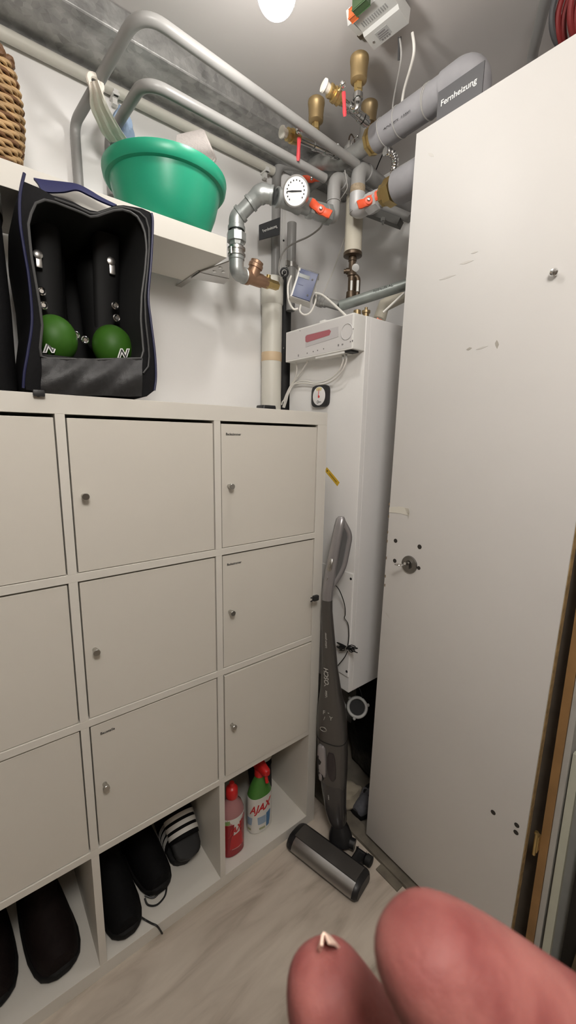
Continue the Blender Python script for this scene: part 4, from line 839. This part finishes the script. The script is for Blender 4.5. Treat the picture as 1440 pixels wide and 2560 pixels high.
for q, m in (((1098, 700, 1140, 687, 2.2), SC), ((1150, 660, 1185, 651, 2.6), SC), ((1177, 634, 1195, 629, 1.8), SC), ((1166, 874, 1180, 870, 3), SC2), ((1190, 874, 1220, 865, 2.2), SC), ((1242, 850, 1243, 872, 4), SC2), ((964, 1530, 974, 1546, 3), SC), ((1071, 383, 1085, 392, 3), SC)):
    a, c = dp(q[0], q[1], .0003), dp(q[2], q[3], .0003); w_ = V((0, (c - a).z, -(c - a).y)).normalized() * (q[4] * .0011)
    part('scuff', m, t, lambda b: ribbon(b, [[a, a.lerp(c, .3) + w_ * .7, a.lerp(c, .6) + w_, c], [a, a.lerp(c, .3) - w_, a.lerp(c, .6) - w_ * .8, c]], .0003))
CH = T('chip_dark', (.20, .15, .10), .9)
for u, v in ((973, 1260), (971, 1291), (969, 1330), (968, 1353), (967, 1395), (962, 1440), (960, 1462)):
    p = dp(u, v); 
    part('paint_chip', CH, t, lambda b: box(b, V((DX - .0003, -.421 + .237 - (p.z - 1.09) * -.0108 - .0008, p.z)), (.0012, .003, .008)))
# frame right of the door
WOOD = mat('pine_jamb', (.36, .20, .075), .6, noise=.35, nscale=9)
single('door_jamb', WOOD, 'orange-brown wooden door post behind the right edge of the white door', 'door post', (.15, -.68, 0), lambda b: bx(b, .128, .19, -.690, -.672, 0, 2.12, .001), sm=False)
t = thing('door_hinge', 'small brass hinge low on the wooden post beside the white door', 'hinge', PX(1339, 2130, .118))
hp = PX(1340, 2112, .112); hp.y = -.667
part('hinge_leaf', BRASS, t, lambda b: bx(b, .112, .128, -.673, -.664, hp.z - .022, hp.z + .022, .001))
part('hinge_pin', BRASS, t, lambda b: lathe(b, (.112, -.667, hp.z - .030), (0, 0, 1), [(0, .004), (.06, .004), (.061, .006), (.066, .004)], 12))
struct('trim_2', T('grey_white_post', (.46, .45, .42), .6, noise=.1), lambda b: bx(b, .132, .20, -.703, -.6905, 0, 2.12, .001))
single('leaning_panel', T('greenish_white_board', (.50, .51, .42), .55, noise=.08), 'narrow greenish white board leaning beside the door post', 'board', (.14, -.725, 0), lambda b: prism(b, [V((.126, -.711, 0)), V((.126, -.728, 0)), V((.140, -.722, .690)), V((.140, -.706, .690))], (.014, 0, 0)), sm=False)
single('void_dark_sheet', T('void_sheet_brown', (.022, .018, .014), .6, noise=.2), 'dark sheet added for the black opening right of the leaning white board', 'board', (.2, -1.0, 0), lambda b: bx(b, .205, .225, -1.25, -.735, 0, .72), sm=False)  # dark sheet standing in for the shade of the opening behind
single('grey_store_panel', T('store_panel_grey', (.40, .40, .37), .7, noise=.1), 'pale grey upright panel behind the brown door post', 'board', (.23, -.9, 0), lambda b: bx(b, .23, .25, -1.25, -.7045, 0, 2.1), sm=False)
single('dark_lean_board', T('brown_thin_board', (.12, .085, .05), .6), 'thin brown strip leaning against the dark void sheet at the right edge', 'board', (.19, -.77, 0), lambda b: prism(b, [V((.17, -.757, 0)), V((.17, -.766, 0)), V((.20, -.80, .5)), V((.20, -.792, .5))], (.006, 0, 0)), sm=False)
# ================================================================ niche floor clutter
t = thing('dark_niche_filler', 'big black form added to keep the niche under the white casing dark', 'dark_filler', (.35, -.02, 0))  # black form added so the shaded space under the casing stays dark
def dark_filler(b):
    secs = []
    for z, k in ((-.003, .80), (.02, .98), (.12, 1.04), (.25, 1.0), (.36, .95), (.44, .86), (.475, .6)):
        s = sec((.395, -.03, z), (1, 0, 0), (0, 1, 0), .092 * k, .17 * k, 36, 3)
        secs.append([p + V((.006 * math.sin(i * 1.3 + z * 20), .008 * math.sin(i * .9 + z * 31), 0)) for i, p in enumerate(s)])
    loft(b, secs)
part('filler_body', mat('filler_black', (.010, .010, .011), .35, bump=.6, bscale=14, bdist=.02), t, dark_filler)
rc = PX(893, 1768, .20); rnv = (CV(rc) + V((0, 0, .25))).normalized()
t = thing('hose_end', 'pale grey ring-shaped hose end lying in front of the black niche filler', 'hose', rc)
part('ring', GREYPL, t, lambda b: torus(b, rc, rnv, .0345, .0062, 36, 10))
rx, ry = orth(rnv)
for a in (.3, 2.4, 4.5): part('lug', GREYPL, t, lambda b: ball(b, rc + (rx * math.cos(a) + ry * math.sin(a)) * .042, .006))
part('hose_tube', RUBBER, t, lambda b: lathe(b, rc - rnv * .005, -rnv, [(0, .033), (.03, .032), (.05, .030)], 24))
part('pipe_arm', GREYPL, t, lambda b: tube(b, smooth([PX(872, 1780, .20), PX(858, 1755, .20), PX(845, 1722, .19)], 5), .006, 10))
single('niche_lead', CORDM, 'thin black lead curling out of the casing bottom to the ring', 'cable', PX(895, 1735, .16), lambda b: tube(b, smooth([PX(857, 1693, .14), PX(868, 1703, .15), PX(888, 1710, .16), PX(900, 1725, .17), PX(906, 1745, .18)], 6), .0018, 6))
single('niche_bent_lead', CORDM, 'short black bent lead beside the hose arm in the niche', 'cable', PX(870, 1725, .16), lambda b: tube(b, smooth([PX(850, 1715, .15), PX(862, 1722, .15), PX(872, 1735, .16)], 5), .002, 6))
def lump(b):
    ball(b, (0, 0, 0), 1, u=26, v=16); c = PZ(872, 1985, .035)
    for q in b.verts:
        k = 1 + .12 * math.sin(4 * q.co.x + 3 * q.co.y) + .08 * math.sin(7 * q.co.z + 5 * q.co.y)
        q.co = V((c.x + q.co.x * .055 * k, c.y + q.co.y * .045 * k, max(-.003, .03 + q.co.z * .040 * k)))
single('cream_rag', T('dirty_cream', (.42, .37, .28), .9, noise=.3, nscale=20, bump=.5, bscale=50), 'rounded dirty cream rag on the niche floor behind the vacuum', 'rag', PZ(884, 2003, 0), lump)
_p = PZ(886, 2046, 0)
shoe('small dusty grey shoe on the niche floor beside the cream rag', (_p.x, _p.y, -.003), .13, .062, .065, T('dusty_grey_shoe', (.13, .13, .145), .8, noise=.4, nscale=40), SOLE, -1.55, 0, 'sneaker', 'shoe')
# ================================================================ cordless stick vacuum
GUN = mat('vacuum_anthracite', (.095, .088, .082), .34, .35, coat=.2); GUN2 = mat('vacuum_silver_grey', (.36, .345, .35), .3, .55)
FXv, RXv = V((-.9, -.42, 0)).normalized(), V((.42, -.9, 0)).normalized()     # front of the stick, right of the stick
t = thing('stick_vacuum', 'dark grey cordless stick vacuum leaning upright beside the shelf unit', 'vacuum', (0, -.12, 0))
def vs(z):      # spine of the stick
    T_ = [(.05, V((.012, -.118))), (.15, V((.008, -.092))), (.30, V((.010, -.075))), (.45, V((.012, -.060))), (.70, V((.003, -.044))), (.86, V((-.012, -.040))), (.94, V((-.008, -.040))), (1.15, V((.032, -.045)))]
    for (z0, a), (z1, c) in zip(T_, T_[1:]):
        if z <= z1: f = (z - z0) / (z1 - z0); return V((*(a.lerp(c, f)), z))
    return V((*T_[-1][1], z))
def vsec(z, w, f, bk, p=2.6, off=0.): return sec(vs(z) + RXv * off, RXv, FXv, w, f, 32, p, bk)
part('motor_body', GUN, t, lambda b: loft(b, [vsec(z, w, f, k) for z, w, f, k in ((.385, .0505, .040, .040), (.392, .051, .041, .042), (.44, .050, .041, .045), (.50, .044, .038, .042), (.56, .034, .032, .030), (.64, .0265, .027, .018), (.74, .021, .023, .013), (.84, .0175, .019, .011), (.885, .0165, .017, .011))]))
part('hand_unit', GUN, t, lambda b: loft(b, [vsec(z, w, f, k) for z, w, f, k in ((.165, .038, .034, .036), (.18, .040, .036, .038), (.26, .047, .040, .042), (.33, .0505, .042, .043), (.383, .0508, .041, .041))]))
part('dust_bin', T('smoked_bin', (.045, .042, .042), .15, spec=.6), t, lambda b: loft(b, [vsec(z, w, f, k) for z, w, f, k in ((.075, .026, .026, .026), (.09, .032, .030, .030), (.13, .036, .034, .034), (.205, .0425, .038, .0385), (.232, .044, .039, .04))]), label='smoked see-through dust bin')
part('grip_recess', T('recess_aubergine', (.035, .028, .030), .3), t, lambda b: loft(b, [sec(vs(z) + RXv * .010 + FXv * f_, RXv, FXv, w, .004, 20, 3) for z, w, f_ in ((.255, .006, .036), (.27, .014, .0385), (.30, .016, .040), (.34, .014, .0412), (.357, .008, .041))]), label='dark grip recess')
part('grip_bar', GUN2, t, lambda b: loft(b, [sec(vs(z) - RXv * .024 + FXv * f_, RXv, FXv, w, .010, 20, 2.6) for z, w, f_ in ((.26, .012, .034), (.28, .015, .040), (.33, .016, .042), (.365, .014, .040), (.372, .008, .036))]))
part('switch_panel', BLACK, t, lambda b: loft(b, [sec(vs(z) - RXv * .029 + FXv * f_, RXv, FXv, w, .005, 20, 3) for z, w, f_ in ((.245, .006, .036), (.26, .010, .042), (.32, .011, .047), (.338, .008, .046))]))
for z in (.298, .260): part('button', GUN2, t, lambda b: loft(b, [sec(vs(z + dz) - RXv * .029 + FXv * f_, RXv, FXv, w, .004, 16, 2.4) for dz, w, f_ in ((-.014, .003, .043), (-.008, .006, .0465), (.008, .006, .0475), (.014, .003, .0455))]))
part('latch_button', STEEL, t, lambda b: (lambda c: tube(b, [c + RXv * (.011 * math.cos(a)) + V((0, 0, .0075)) * math.sin(a) - V((0, 0, .25)) * 0 for a in [2 * PI * k / 24 for k in range(24)]], .0016, 8, closed=True))(vs(.432) - RXv * .016 + FXv * .0415), label='oval chrome-rimmed release button')
part('seam', BLACK, t, lambda b: loft(b, [vsec(.3835, .0512, .0416, .0418), vsec(.386, .0512, .0416, .0418)]))
# handle: front bar, rear bar
hn = lambda z, off, fr: vs(z) + RXv * off + FXv * fr
part('handle_front', GUN2, t, lambda b: loft(b, [vsec(z, w, f, k, 2.6) for z, w, f, k in ((.880, .0168, .0175, .012), (.91, .0172, .0175, .013), (.98, .0172, .0165, .012), (1.06, .0165, .016, .010), (1.12, .016, .015, .009), (1.142, .0145, .013, .008), (1.149, .009, .008, .006))]))
part('handle_rear', GUN2, t, lambda b: tube(b, fillet([hn(1.135, .006, -.004), hn(1.090, .034, -.022), hn(.985, .033, -.024), hn(.945, .020, -.016), hn(.915, .004, -.004)], [0, .02, .03, .02, 0], 6), .0095, 14))
part('handle_web', T('handle_inner', (.10, .10, .10), .4), t, lambda b: prism(b, [hn(1.125, .010, -.006), hn(1.088, .030, -.02), hn(.985, .029, -.022), hn(.945, .018, -.015), hn(.93, .010, -.004)], FXv * .006))
part('power_slider', STEEL, t, lambda b: (loft(b, [sec(hn(z, -.001, f_), RXv, FXv, w, .0045, 20, 3) for z, w, f_ in ((.978, .005, .0135), (.984, .0082, .0165), (1.012, .0082, .0158), (1.018, .005, .0125))]), [box(b, hn(.986 + .0045 * k, -.001, .0212), (.0014, .010, .0015)) for k in range(6)]), label='ribbed silver slider')
part('lamp_dot', STEEL, t, lambda b: tube(b, [hn(.955 + .006 * math.cos(a), -.006 + .006 * math.sin(a), .0178) for a in [.6 + 2.2 * k / 8 for k in range(9)]], .0013, 6))
PR = T('pale_print', (.50, .49, .46), .5)
vz = (vs(.72) - vs(.60)).normalized()
def vtext(s, size, z, off, fr, **k): return text('brand_print' if s == 'BOSCH' else 'print', s, size, hn(z, off, fr), vz, -RXv, PR, t, .0003, **k)
vtext('BOSCH', .022, .612, -.002, .0300, shear=.2, bold=.0002)
vtext('Athlet', .012, .555, -.004, .0330, shear=.2)
vtext('Lithium power', .009, .745, -.001, .0238, shear=.1)
for s, z, o in (('F', .492, -.012), ('/', .470, -.012), ('Y', .478, .012), ('-', .497, .004), ('.', .458, -.008)): text('print', s, .020, hn(z, o, .0392), RXv, vz, PR, t, .0003)
vtext('smart', .008, .19, -.006, .0385)
# neck and floor head
part('neck', mat('vac_black', (.012, .012, .013), .4), t, lambda b: (loft(b, [sec(p, RXv, FXv, w, f, 24, 2.6) for p, w, f in ((V((.006, -.132, .028)), .040, .034), (V((.008, -.128, .045)), .038, .032), (V((.012, -.120, .065)), .030, .027), (vs(.085), .024, .022))]), tube(b, [V((.006, -.132, .03)) - RXv * .03, V((.006, -.132, .03)) + RXv * .05], .018, 16)))
hx_ = (PZ(880, 2258, 0) - PZ(704, 2116, 0)); hl = hx_.length - .012; hxd = hx_.normalized(); hf = V((hxd.y, -hxd.x, 0))
if hf.x > 0: hf = -hf
h00 = PZ(704, 2116, 0) + V((.004, -.021, 0))
def hpt(a, d, z): return h00 + hxd * a + hf * -d + V((0, 0, z))
def hsec(a, s=1., dz=0.): return [hpt(a, d * s + (1 - s) * .045, z * s + dz) for d, z in ((.0, .008), (-.004, .020), (.004, .036), (.018, .047), (.035, .050), (.060, .048), (.085, .044), (.098, .034), (.100, .012), (.094, .002), (.006, .002))]
part('head_body', mat('vac_black', (.012, .012, .013), .4), t, lambda b: loft(b, [hsec(a, s, dz) for a, s, dz in ((-.004, .80, .004), (.002, .94, .001), (.012, 1, 0), (hl - .012, 1, 0), (hl - .002, .94, .001), (hl + .004, .80, .004))]))
part('head_bar', mat('bar_metal', (.48, .48, .485), .27, 1.), t, lambda b: loft(b, [[hpt(a, d, z) for d, z in ((-.0055, .020), (.001, .0345), (.010, .0445), (.024, .0505), (.024, .046), (.010, .040), (.002, .030))] for a in (.022, .03, hl - .012)]), label='shiny metal front bar')
part('head_cover', GUN, t, lambda b: loft(b, [[hpt(a, d, z + e) for d, z, e in ((.026, .049, .002), (.060, .048, .002), (.084, .0445, .002), (.084, .040, 0), (.026, .044, 0))] for a in (.016, .02, hl - .02, hl - .014)]))
part('head_wheel', RUBBER, t, lambda b: lathe(b, hpt(hl - .035, .135, .019), hxd, [(0, .012), (.002, .017), (.020, .017), (.022, .012)], 20))
part('wheel_arm', mat('vac_black', (.012, .012, .013), .4), t, lambda b: box(b, hpt(hl - .05, .108, .025), (.05, .03, .025), frame(hf, hxd), .006))
# charger lead with its plug
cd1 = [PX(833, 1458, .05), PX(848, 1475, .06), PX(861, 1510, .078), PX(863, 1536, .085), PX(861, 1545, .086), PX(870, 1560, .088), PX(872, 1590, .088), PX(869, 1618, .086)]
cd2 = [PX(869, 1628, .086), PX(860, 1645, .085), PX(838, 1672, .08), PX(826, 1690, .07)]
t = thing('charger_lead', 'thin black charger lead bundled behind the vacuum handle with its plug', 'cable', cd1[-1])
part('lead', CORDM, t, lambda b: (tube(b, smooth(cd1, 6), .0016, 6), tube(b, smooth(cd2, 6), .0016, 6)))
bcn = PX(866, 1619, .080)
def bundle(b):
    for k in range(7):
        o = -.010 + .0033 * k; s_ = 1 if k % 2 else -1
        for sg in (1, -1):
            L_ = .030 + .006 * ((k * 3) % 4)
            tube(b, smooth([bcn + V((0, 0, o * .35)), bcn + V((-.002 * s_, -sg * L_ * .5, o + .008 * sg)), bcn + V((.002 * s_, -sg * L_, o * 1.2 + .010 * sg)), bcn + V((.004 * s_, -sg * L_ * .7, o * .8 - .002 + .006 * sg)), bcn + V((0.002, 0, -o * .3))], 5), .0016, 6)
part('coil', CORDM, t, bundle, label='coiled bundle of spare lead')
part('wire_tie', STEEL, t, lambda b: torus(b, bcn + V((0, -.003, 0)), V((0, 1, .2)), .008, .0013, 16, 6))
pg = PY(789, 1495, -.030)
part('plug', BLACK, t, lambda b: (box(b, pg, (.022, .012, .018), None, .004), [tube(b, [pg + V((-.008, 0, dz)), pg + V((-.022, -.002, dz * 1.3))], .002, 8) for dz in (-.0045, .0045)]))
# ================================================================ ceiling module, upper right pipes
ZD = 2.362
def dz_(u, v, z=ZD): return PZ(u, v, z)
t = thing('rail_module', 'light grey electrical module clipped on a metal rail under the ceiling', 'module', (.03, -.16, ZC))
a0, a1, a2, a3 = dz_(910, 94), dz_(935, 125), dz_(1022, 58), dz_(999, 26)
MG = mat('module_grey', (.56, .56, .54), .5)
lx = (a2 - a1).normalized(); ly = (a0 - a1).normalized()
def mp(a, b_, z): return a1 + lx * a + ly * b_ + V((0, 0, z - ZD))
LM = (a2 - a1).length; WM = (a0 - a1).length
part('module_body', MG, t, lambda b: loft(b, [[mp(a, d, z) for d, z in ((0, ZD), (WM, ZD), (WM * 1.15, ZD + .006), (WM * 2.1, ZD + .006), (WM * 2.2, ZC - .006), (-.004, ZC - .006))] for a in (0, LM)]), False)
part('vent_slot', T('slot_grey', (.34, .34, .33), .6), t, lambda b: [box(b, mp(LM * (.1 + .058 * k), WM * 1.45, ZD + .0055), (.0022, .014, .0015), frame(lx, ly)) for k in range(14)]) if False else None
for k in range(12): part('vent_slot', T('slot_grey', (.30, .30, .29), .6), t, lambda b: box(b, mp(LM * (.12 + .06 * k), WM * 1.5, ZD + .0055), (.0022, .013, .0015), frame(lx, ly)))
pl_ = part('type_plate', T('plate_grey', (.40, .40, .39), .5), t, lambda b: box(b, mp(LM * .42, WM * .5, ZD - .0002), (LM * .34, WM * .55, .0006), frame(lx, ly)))
PG = T('print_grey', (.22, .21, .21), .5)
for k, (o, w_, h) in enumerate(((.62, .20, .004), (.48, .28, .003), (.36, .26, .003))): part('print_line', PG, pl_, lambda b: box(b, mp(LM * (.40 + .02 * (k % 2)), WM * o, ZD - .0006), (LM * w_, h, .0004), frame(lx, ly)))
for k in range(4): part('print_mark', PG, pl_, lambda b: box(b, mp(LM * (.32 + .065 * k), WM * .2, ZD - .0004), (LM * .04, .005, .0005), frame(lx, ly)))
part('screw', STEEL, t, lambda b: lathe(b, mp(LM * .12, WM * .42, ZD), (0, 0, -1), [(0, .003), (.0012, .003)], 12))
part('end_clamp', MG, t, lambda b: loft(b, [[mp(a, d, z) for d, z in ((WM * 1.0, ZD + .012), (WM * 2.0, ZD + .006), (WM * 2.2, ZC - .006), (WM * .5, ZC - .006))] for a in (-.017, -.004)]), False)
part('terminal', T('terminal_orange', (.60, .14, .04), .5), t, lambda b: box(b, mp(.012, WM * 2.35, ZD + .004), (.015, .014, .018), frame(lx, ly), .002), label='orange terminal block')
part('terminal', T('terminal_green', (.045, .085, .035), .5), t, lambda b: box(b, mp(.040, WM * 2.55, ZD + .004), (.034, .018, .022), frame(lx, ly), .002), label='green terminal block')
part('mounting_rail', STEEL, t, lambda b: (box(b, mp(LM * .30, WM * 1.05, ZC - .003), (LM * 1.25, .010, .002), frame(lx, ly)), box(b, mp(LM * .30, WM * .55, ZC - .005), (LM * 1.25, .016, .010), frame(lx, ly)), box(b, mp(LM * .30, WM * .12, ZC - .003), (LM * 1.25, .010, .002), frame(lx, ly))), False)
for (u, v, nm, m, r, e) in ((999, 92, 'thin grey lead hanging from the ceiling module onto the foam pipe', CABLEG, .0022, (980, 292)), (1031, 82, 'thicker white lead hanging from the ceiling module onto the foam pipe', CABLEW, .0036, (1004, 268))):
    p0 = dz_(u, v, ZD + .01); pe = PX(*e, XI - .01)
    tt = thing('module_lead', nm, 'cable', pe, 'leads under the ceiling module')
    part('lead', m, tt, lambda b: tube(b, smooth([p0, p0.lerp(V((p0.x, p0.y, pe.z)), .45) + V((.01, 0, 0)), p0.lerp(pe, .75), pe], 8), r, 8))
    if r < .003: part('sleeve', DGREY, tt, lambda b: tube(b, smooth([p0, p0.lerp(pe, .12) + V((.004, 0, -.004)), p0.lerp(pe, .22) + V((.006, 0, -.006))], 5), .0042, 8), label='dark sleeve')
u0, u1, u2 = PZ(1328, 150, 2.368), PZ(1347, 82, 2.370), PZ(1372, -30, 2.372)
single('ceiling_pipe', GREYP, 'grey pipe under the ceiling above the upper right door corner', 'pipe', u1, lambda b: tube(b, fillet([u0 + V((.03, -.02, -.10)), u0, u2], [0, .03, 0], 8), .0125, 16))
rcx = PZ(1452, 30, 2.33)
t = thing('red_cable_coil', 'coil of dark red cable hanging at the upper right corner', 'coil', rcx)
RC = mat('red_cable', (.20, .022, .022), .4)
for k in range(8): part('cable_loop', RC if k else DGREY, t, lambda b: torus(b, rcx + V((.014 * (k % 4) - .01, -.010 * k + .012, -.004 * k)), V((.35, 1, .25)), .058 + .004 * (k % 3), .0062, 40, 8))
part('hook', CHROME, t, lambda b: tube(b, smooth([PZ(1402, 28, 2.345), PZ(1395, 55, 2.34), PZ(1396, 85, 2.335), PZ(1410, 110, 2.33)], 6), .004, 10))
part('hook_stem', STEEL, t, lambda b: tube(b, [rcx + V((0, 0, .05)), V((rcx.x, rcx.y, ZC))], .004, 8))
# ================================================================ hand in front of the lens
SK = bpy.data.materials.new('skin'); SK.use_nodes = True
nt = SK.node_tree; bs = nt.nodes['Principled BSDF']; tc2 = nt.nodes.new('ShaderNodeTexCoord'); nz = nt.nodes.new('ShaderNodeTexNoise'); nz.inputs['Scale'].default_value = 95; nz.inputs['Detail'].default_value = 3
rp = nt.nodes.new('ShaderNodeValToRGB'); rp.color_ramp.elements[0].color = (.185, .046, .043, 1); rp.color_ramp.elements[1].color = (.30, .108, .094, 1); rp.color_ramp.elements[0].position = .32; rp.color_ramp.elements[1].position = .68
nt.links.new(tc2.outputs['Object'], nz.inputs['Vector']); nt.links.new(nz.outputs['Fac'], rp.inputs['Fac']); nt.links.new(rp.outputs['Color'], bs.inputs['Base Color'])
bs.inputs['Roughness'].default_value = .62; bs.inputs['Specular IOR Level'].default_value = .3; bs.inputs['Subsurface Weight'].default_value = .3; bs.inputs['Subsurface Radius'].default_value = (1, .35, .2); bs.inputs['Subsurface Scale'].default_value = .003
n4 = nt.nodes.new('ShaderNodeTexNoise'); n4.inputs['Scale'].default_value = 900; bp4 = nt.nodes.new('ShaderNodeBump'); bp4.inputs['Strength'].default_value = .25; bp4.inputs['Distance'].default_value = .0006
nt.links.new(tc2.outputs['Object'], n4.inputs['Vector']); nt.links.new(n4.outputs['Fac'], bp4.inputs['Height']); nt.links.new(bp4.outputs['Normal'], bs.inputs['Normal'])
def cp_(x, y, z): return CAM + RT * x + DN * y + FW * z     # centimetre-scale offsets from the lens
bones = {   # finger: list of (point, radius) from knuckle to tip
    'i': [(cp_(.092, .124, .078), .0150), (cp_(.064, .100, .066), .0122), (cp_(.0405, .0800, .0595), .0112), (cp_(.0240, .0655, .0565), .0102), (cp_(.0172, .0582, .0555), .0078), (cp_(.0158, .0548, .0553), .0042)],
    'm': [(cp_(.078, .141, .092), .0150), (cp_(.040, .126, .083), .0122), (cp_(.0200, .1090, .0765), .0108), (cp_(.0092, .0905, .0725), .0098), (cp_(.0062, .0815, .0712), .0080), (cp_(.0055, .0770, .0706), .0048)],
    'r': [(cp_(.070, .160, .104), .0145), (cp_(.036, .153, .098), .0118), (cp_(.014, .144, .092), .0104), (cp_(.002, .131, .088), .0092), (cp_(-.002, .124, .087), .0055)],
    'l': [(cp_(.066, .180, .114), .0130), (cp_(.038, .178, .110), .0104), (cp_(.022, .172, .106), .0092), (cp_(.012, .164, .103), .0080), (cp_(.008, .159, .102), .0048)],
    't': [(cp_(.135, .134, .088), .0180), (cp_(.128, .102, .074), .0142), (cp_(.112, .080, .064), .0125), (cp_(.100, .064, .060), .0110), (cp_(.096, .058, .059), .0062)]}
palm = cp_(.118, .165, .108); wrist = cp_(.165, .205, .125); arm = cp_(.25, .285, .155)
hb = bmesh.new(); vl = []; rad = []
def nv(p, r): vl.append(hb.verts.new(p)); rad.append(r); return vl[-1]
vw, vp, va = nv(wrist, .024), nv(palm, .027), nv(arm, .030)
hb.edges.new((va, vw)); hb.edges.new((vw, vp))
for k, ch in bones.items():
    pv = vp if k != 't' else vp
    for p, r in ch:
        q = nv(p, r); hb.edges.new((pv, q)); pv = q
th = thing('hand', 'hand in front of the lens with two pink fingertips pointing up left', 'hand', wrist)
hm = bpy.data.meshes.new('hand_skin'); base = wrist
for v in hb.verts: v.co -= base
hb.verts.index_update(); hb.to_mesh(hm); hb.free()
ho = bpy.data.objects.new('hand_skin', hm); COL.objects.link(ho); ho.parent = th
md_ = ho.modifiers.new('skin', 'SKIN'); md_.use_smooth_shade = True
for sv, r in zip(hm.skin_vertices[0].data, rad): sv.radius = (r, r)
hm.skin_vertices[0].data[0].use_root = True
sb_ = ho.modifiers.new('sub', 'SUBSURF'); sb_.levels = 3; sb_.render_levels = 3
bpy.context.view_layer.update(); dg = bpy.context.evaluated_depsgraph_get()
m2_ = bpy.data.meshes.new_from_object(ho.evaluated_get(dg)); ho.modifiers.clear(); ho.data = m2_
m2_.polygons.foreach_set('use_smooth', [True] * len(m2_.polygons)); m2_.materials.clear(); m2_.materials.append(SK)
NAIL = T('fingernail', (.80, .58, .47), .3)
for k in ('i', 'm', 'r', 'l', 't'):
    p4, p5 = bones[k][-3][0], bones[k][-1][0]; d_ = (p5 - p4).normalized(); n_ = (FW - d_ * FW.dot(d_)).normalized(); s_ = d_.cross(n_); r_ = bones[k][-2][1]
    c_ = bones[k][-2][0]; e_ = .95 if k == 'm' else .2
    part('fingernail', NAIL, th, lambda b: ribbon(b, [[c_ + d_ * (x * r_) + s_ * (r_ * (.24 if k == 'm' else .42) * y * w_) + (RT * .0022 if k == 'm' else RT * 0) + n_ * (r_ * (.70 - .22 * y * y) - max(0, x) * r_ * .45) for y in (-1, -.5, 0, .5, 1)] for x, w_ in ((-.9, .9), (-.3, 1), (.3 * e_, 1), (.8 * e_, .8), (e_, .35))], .0004))
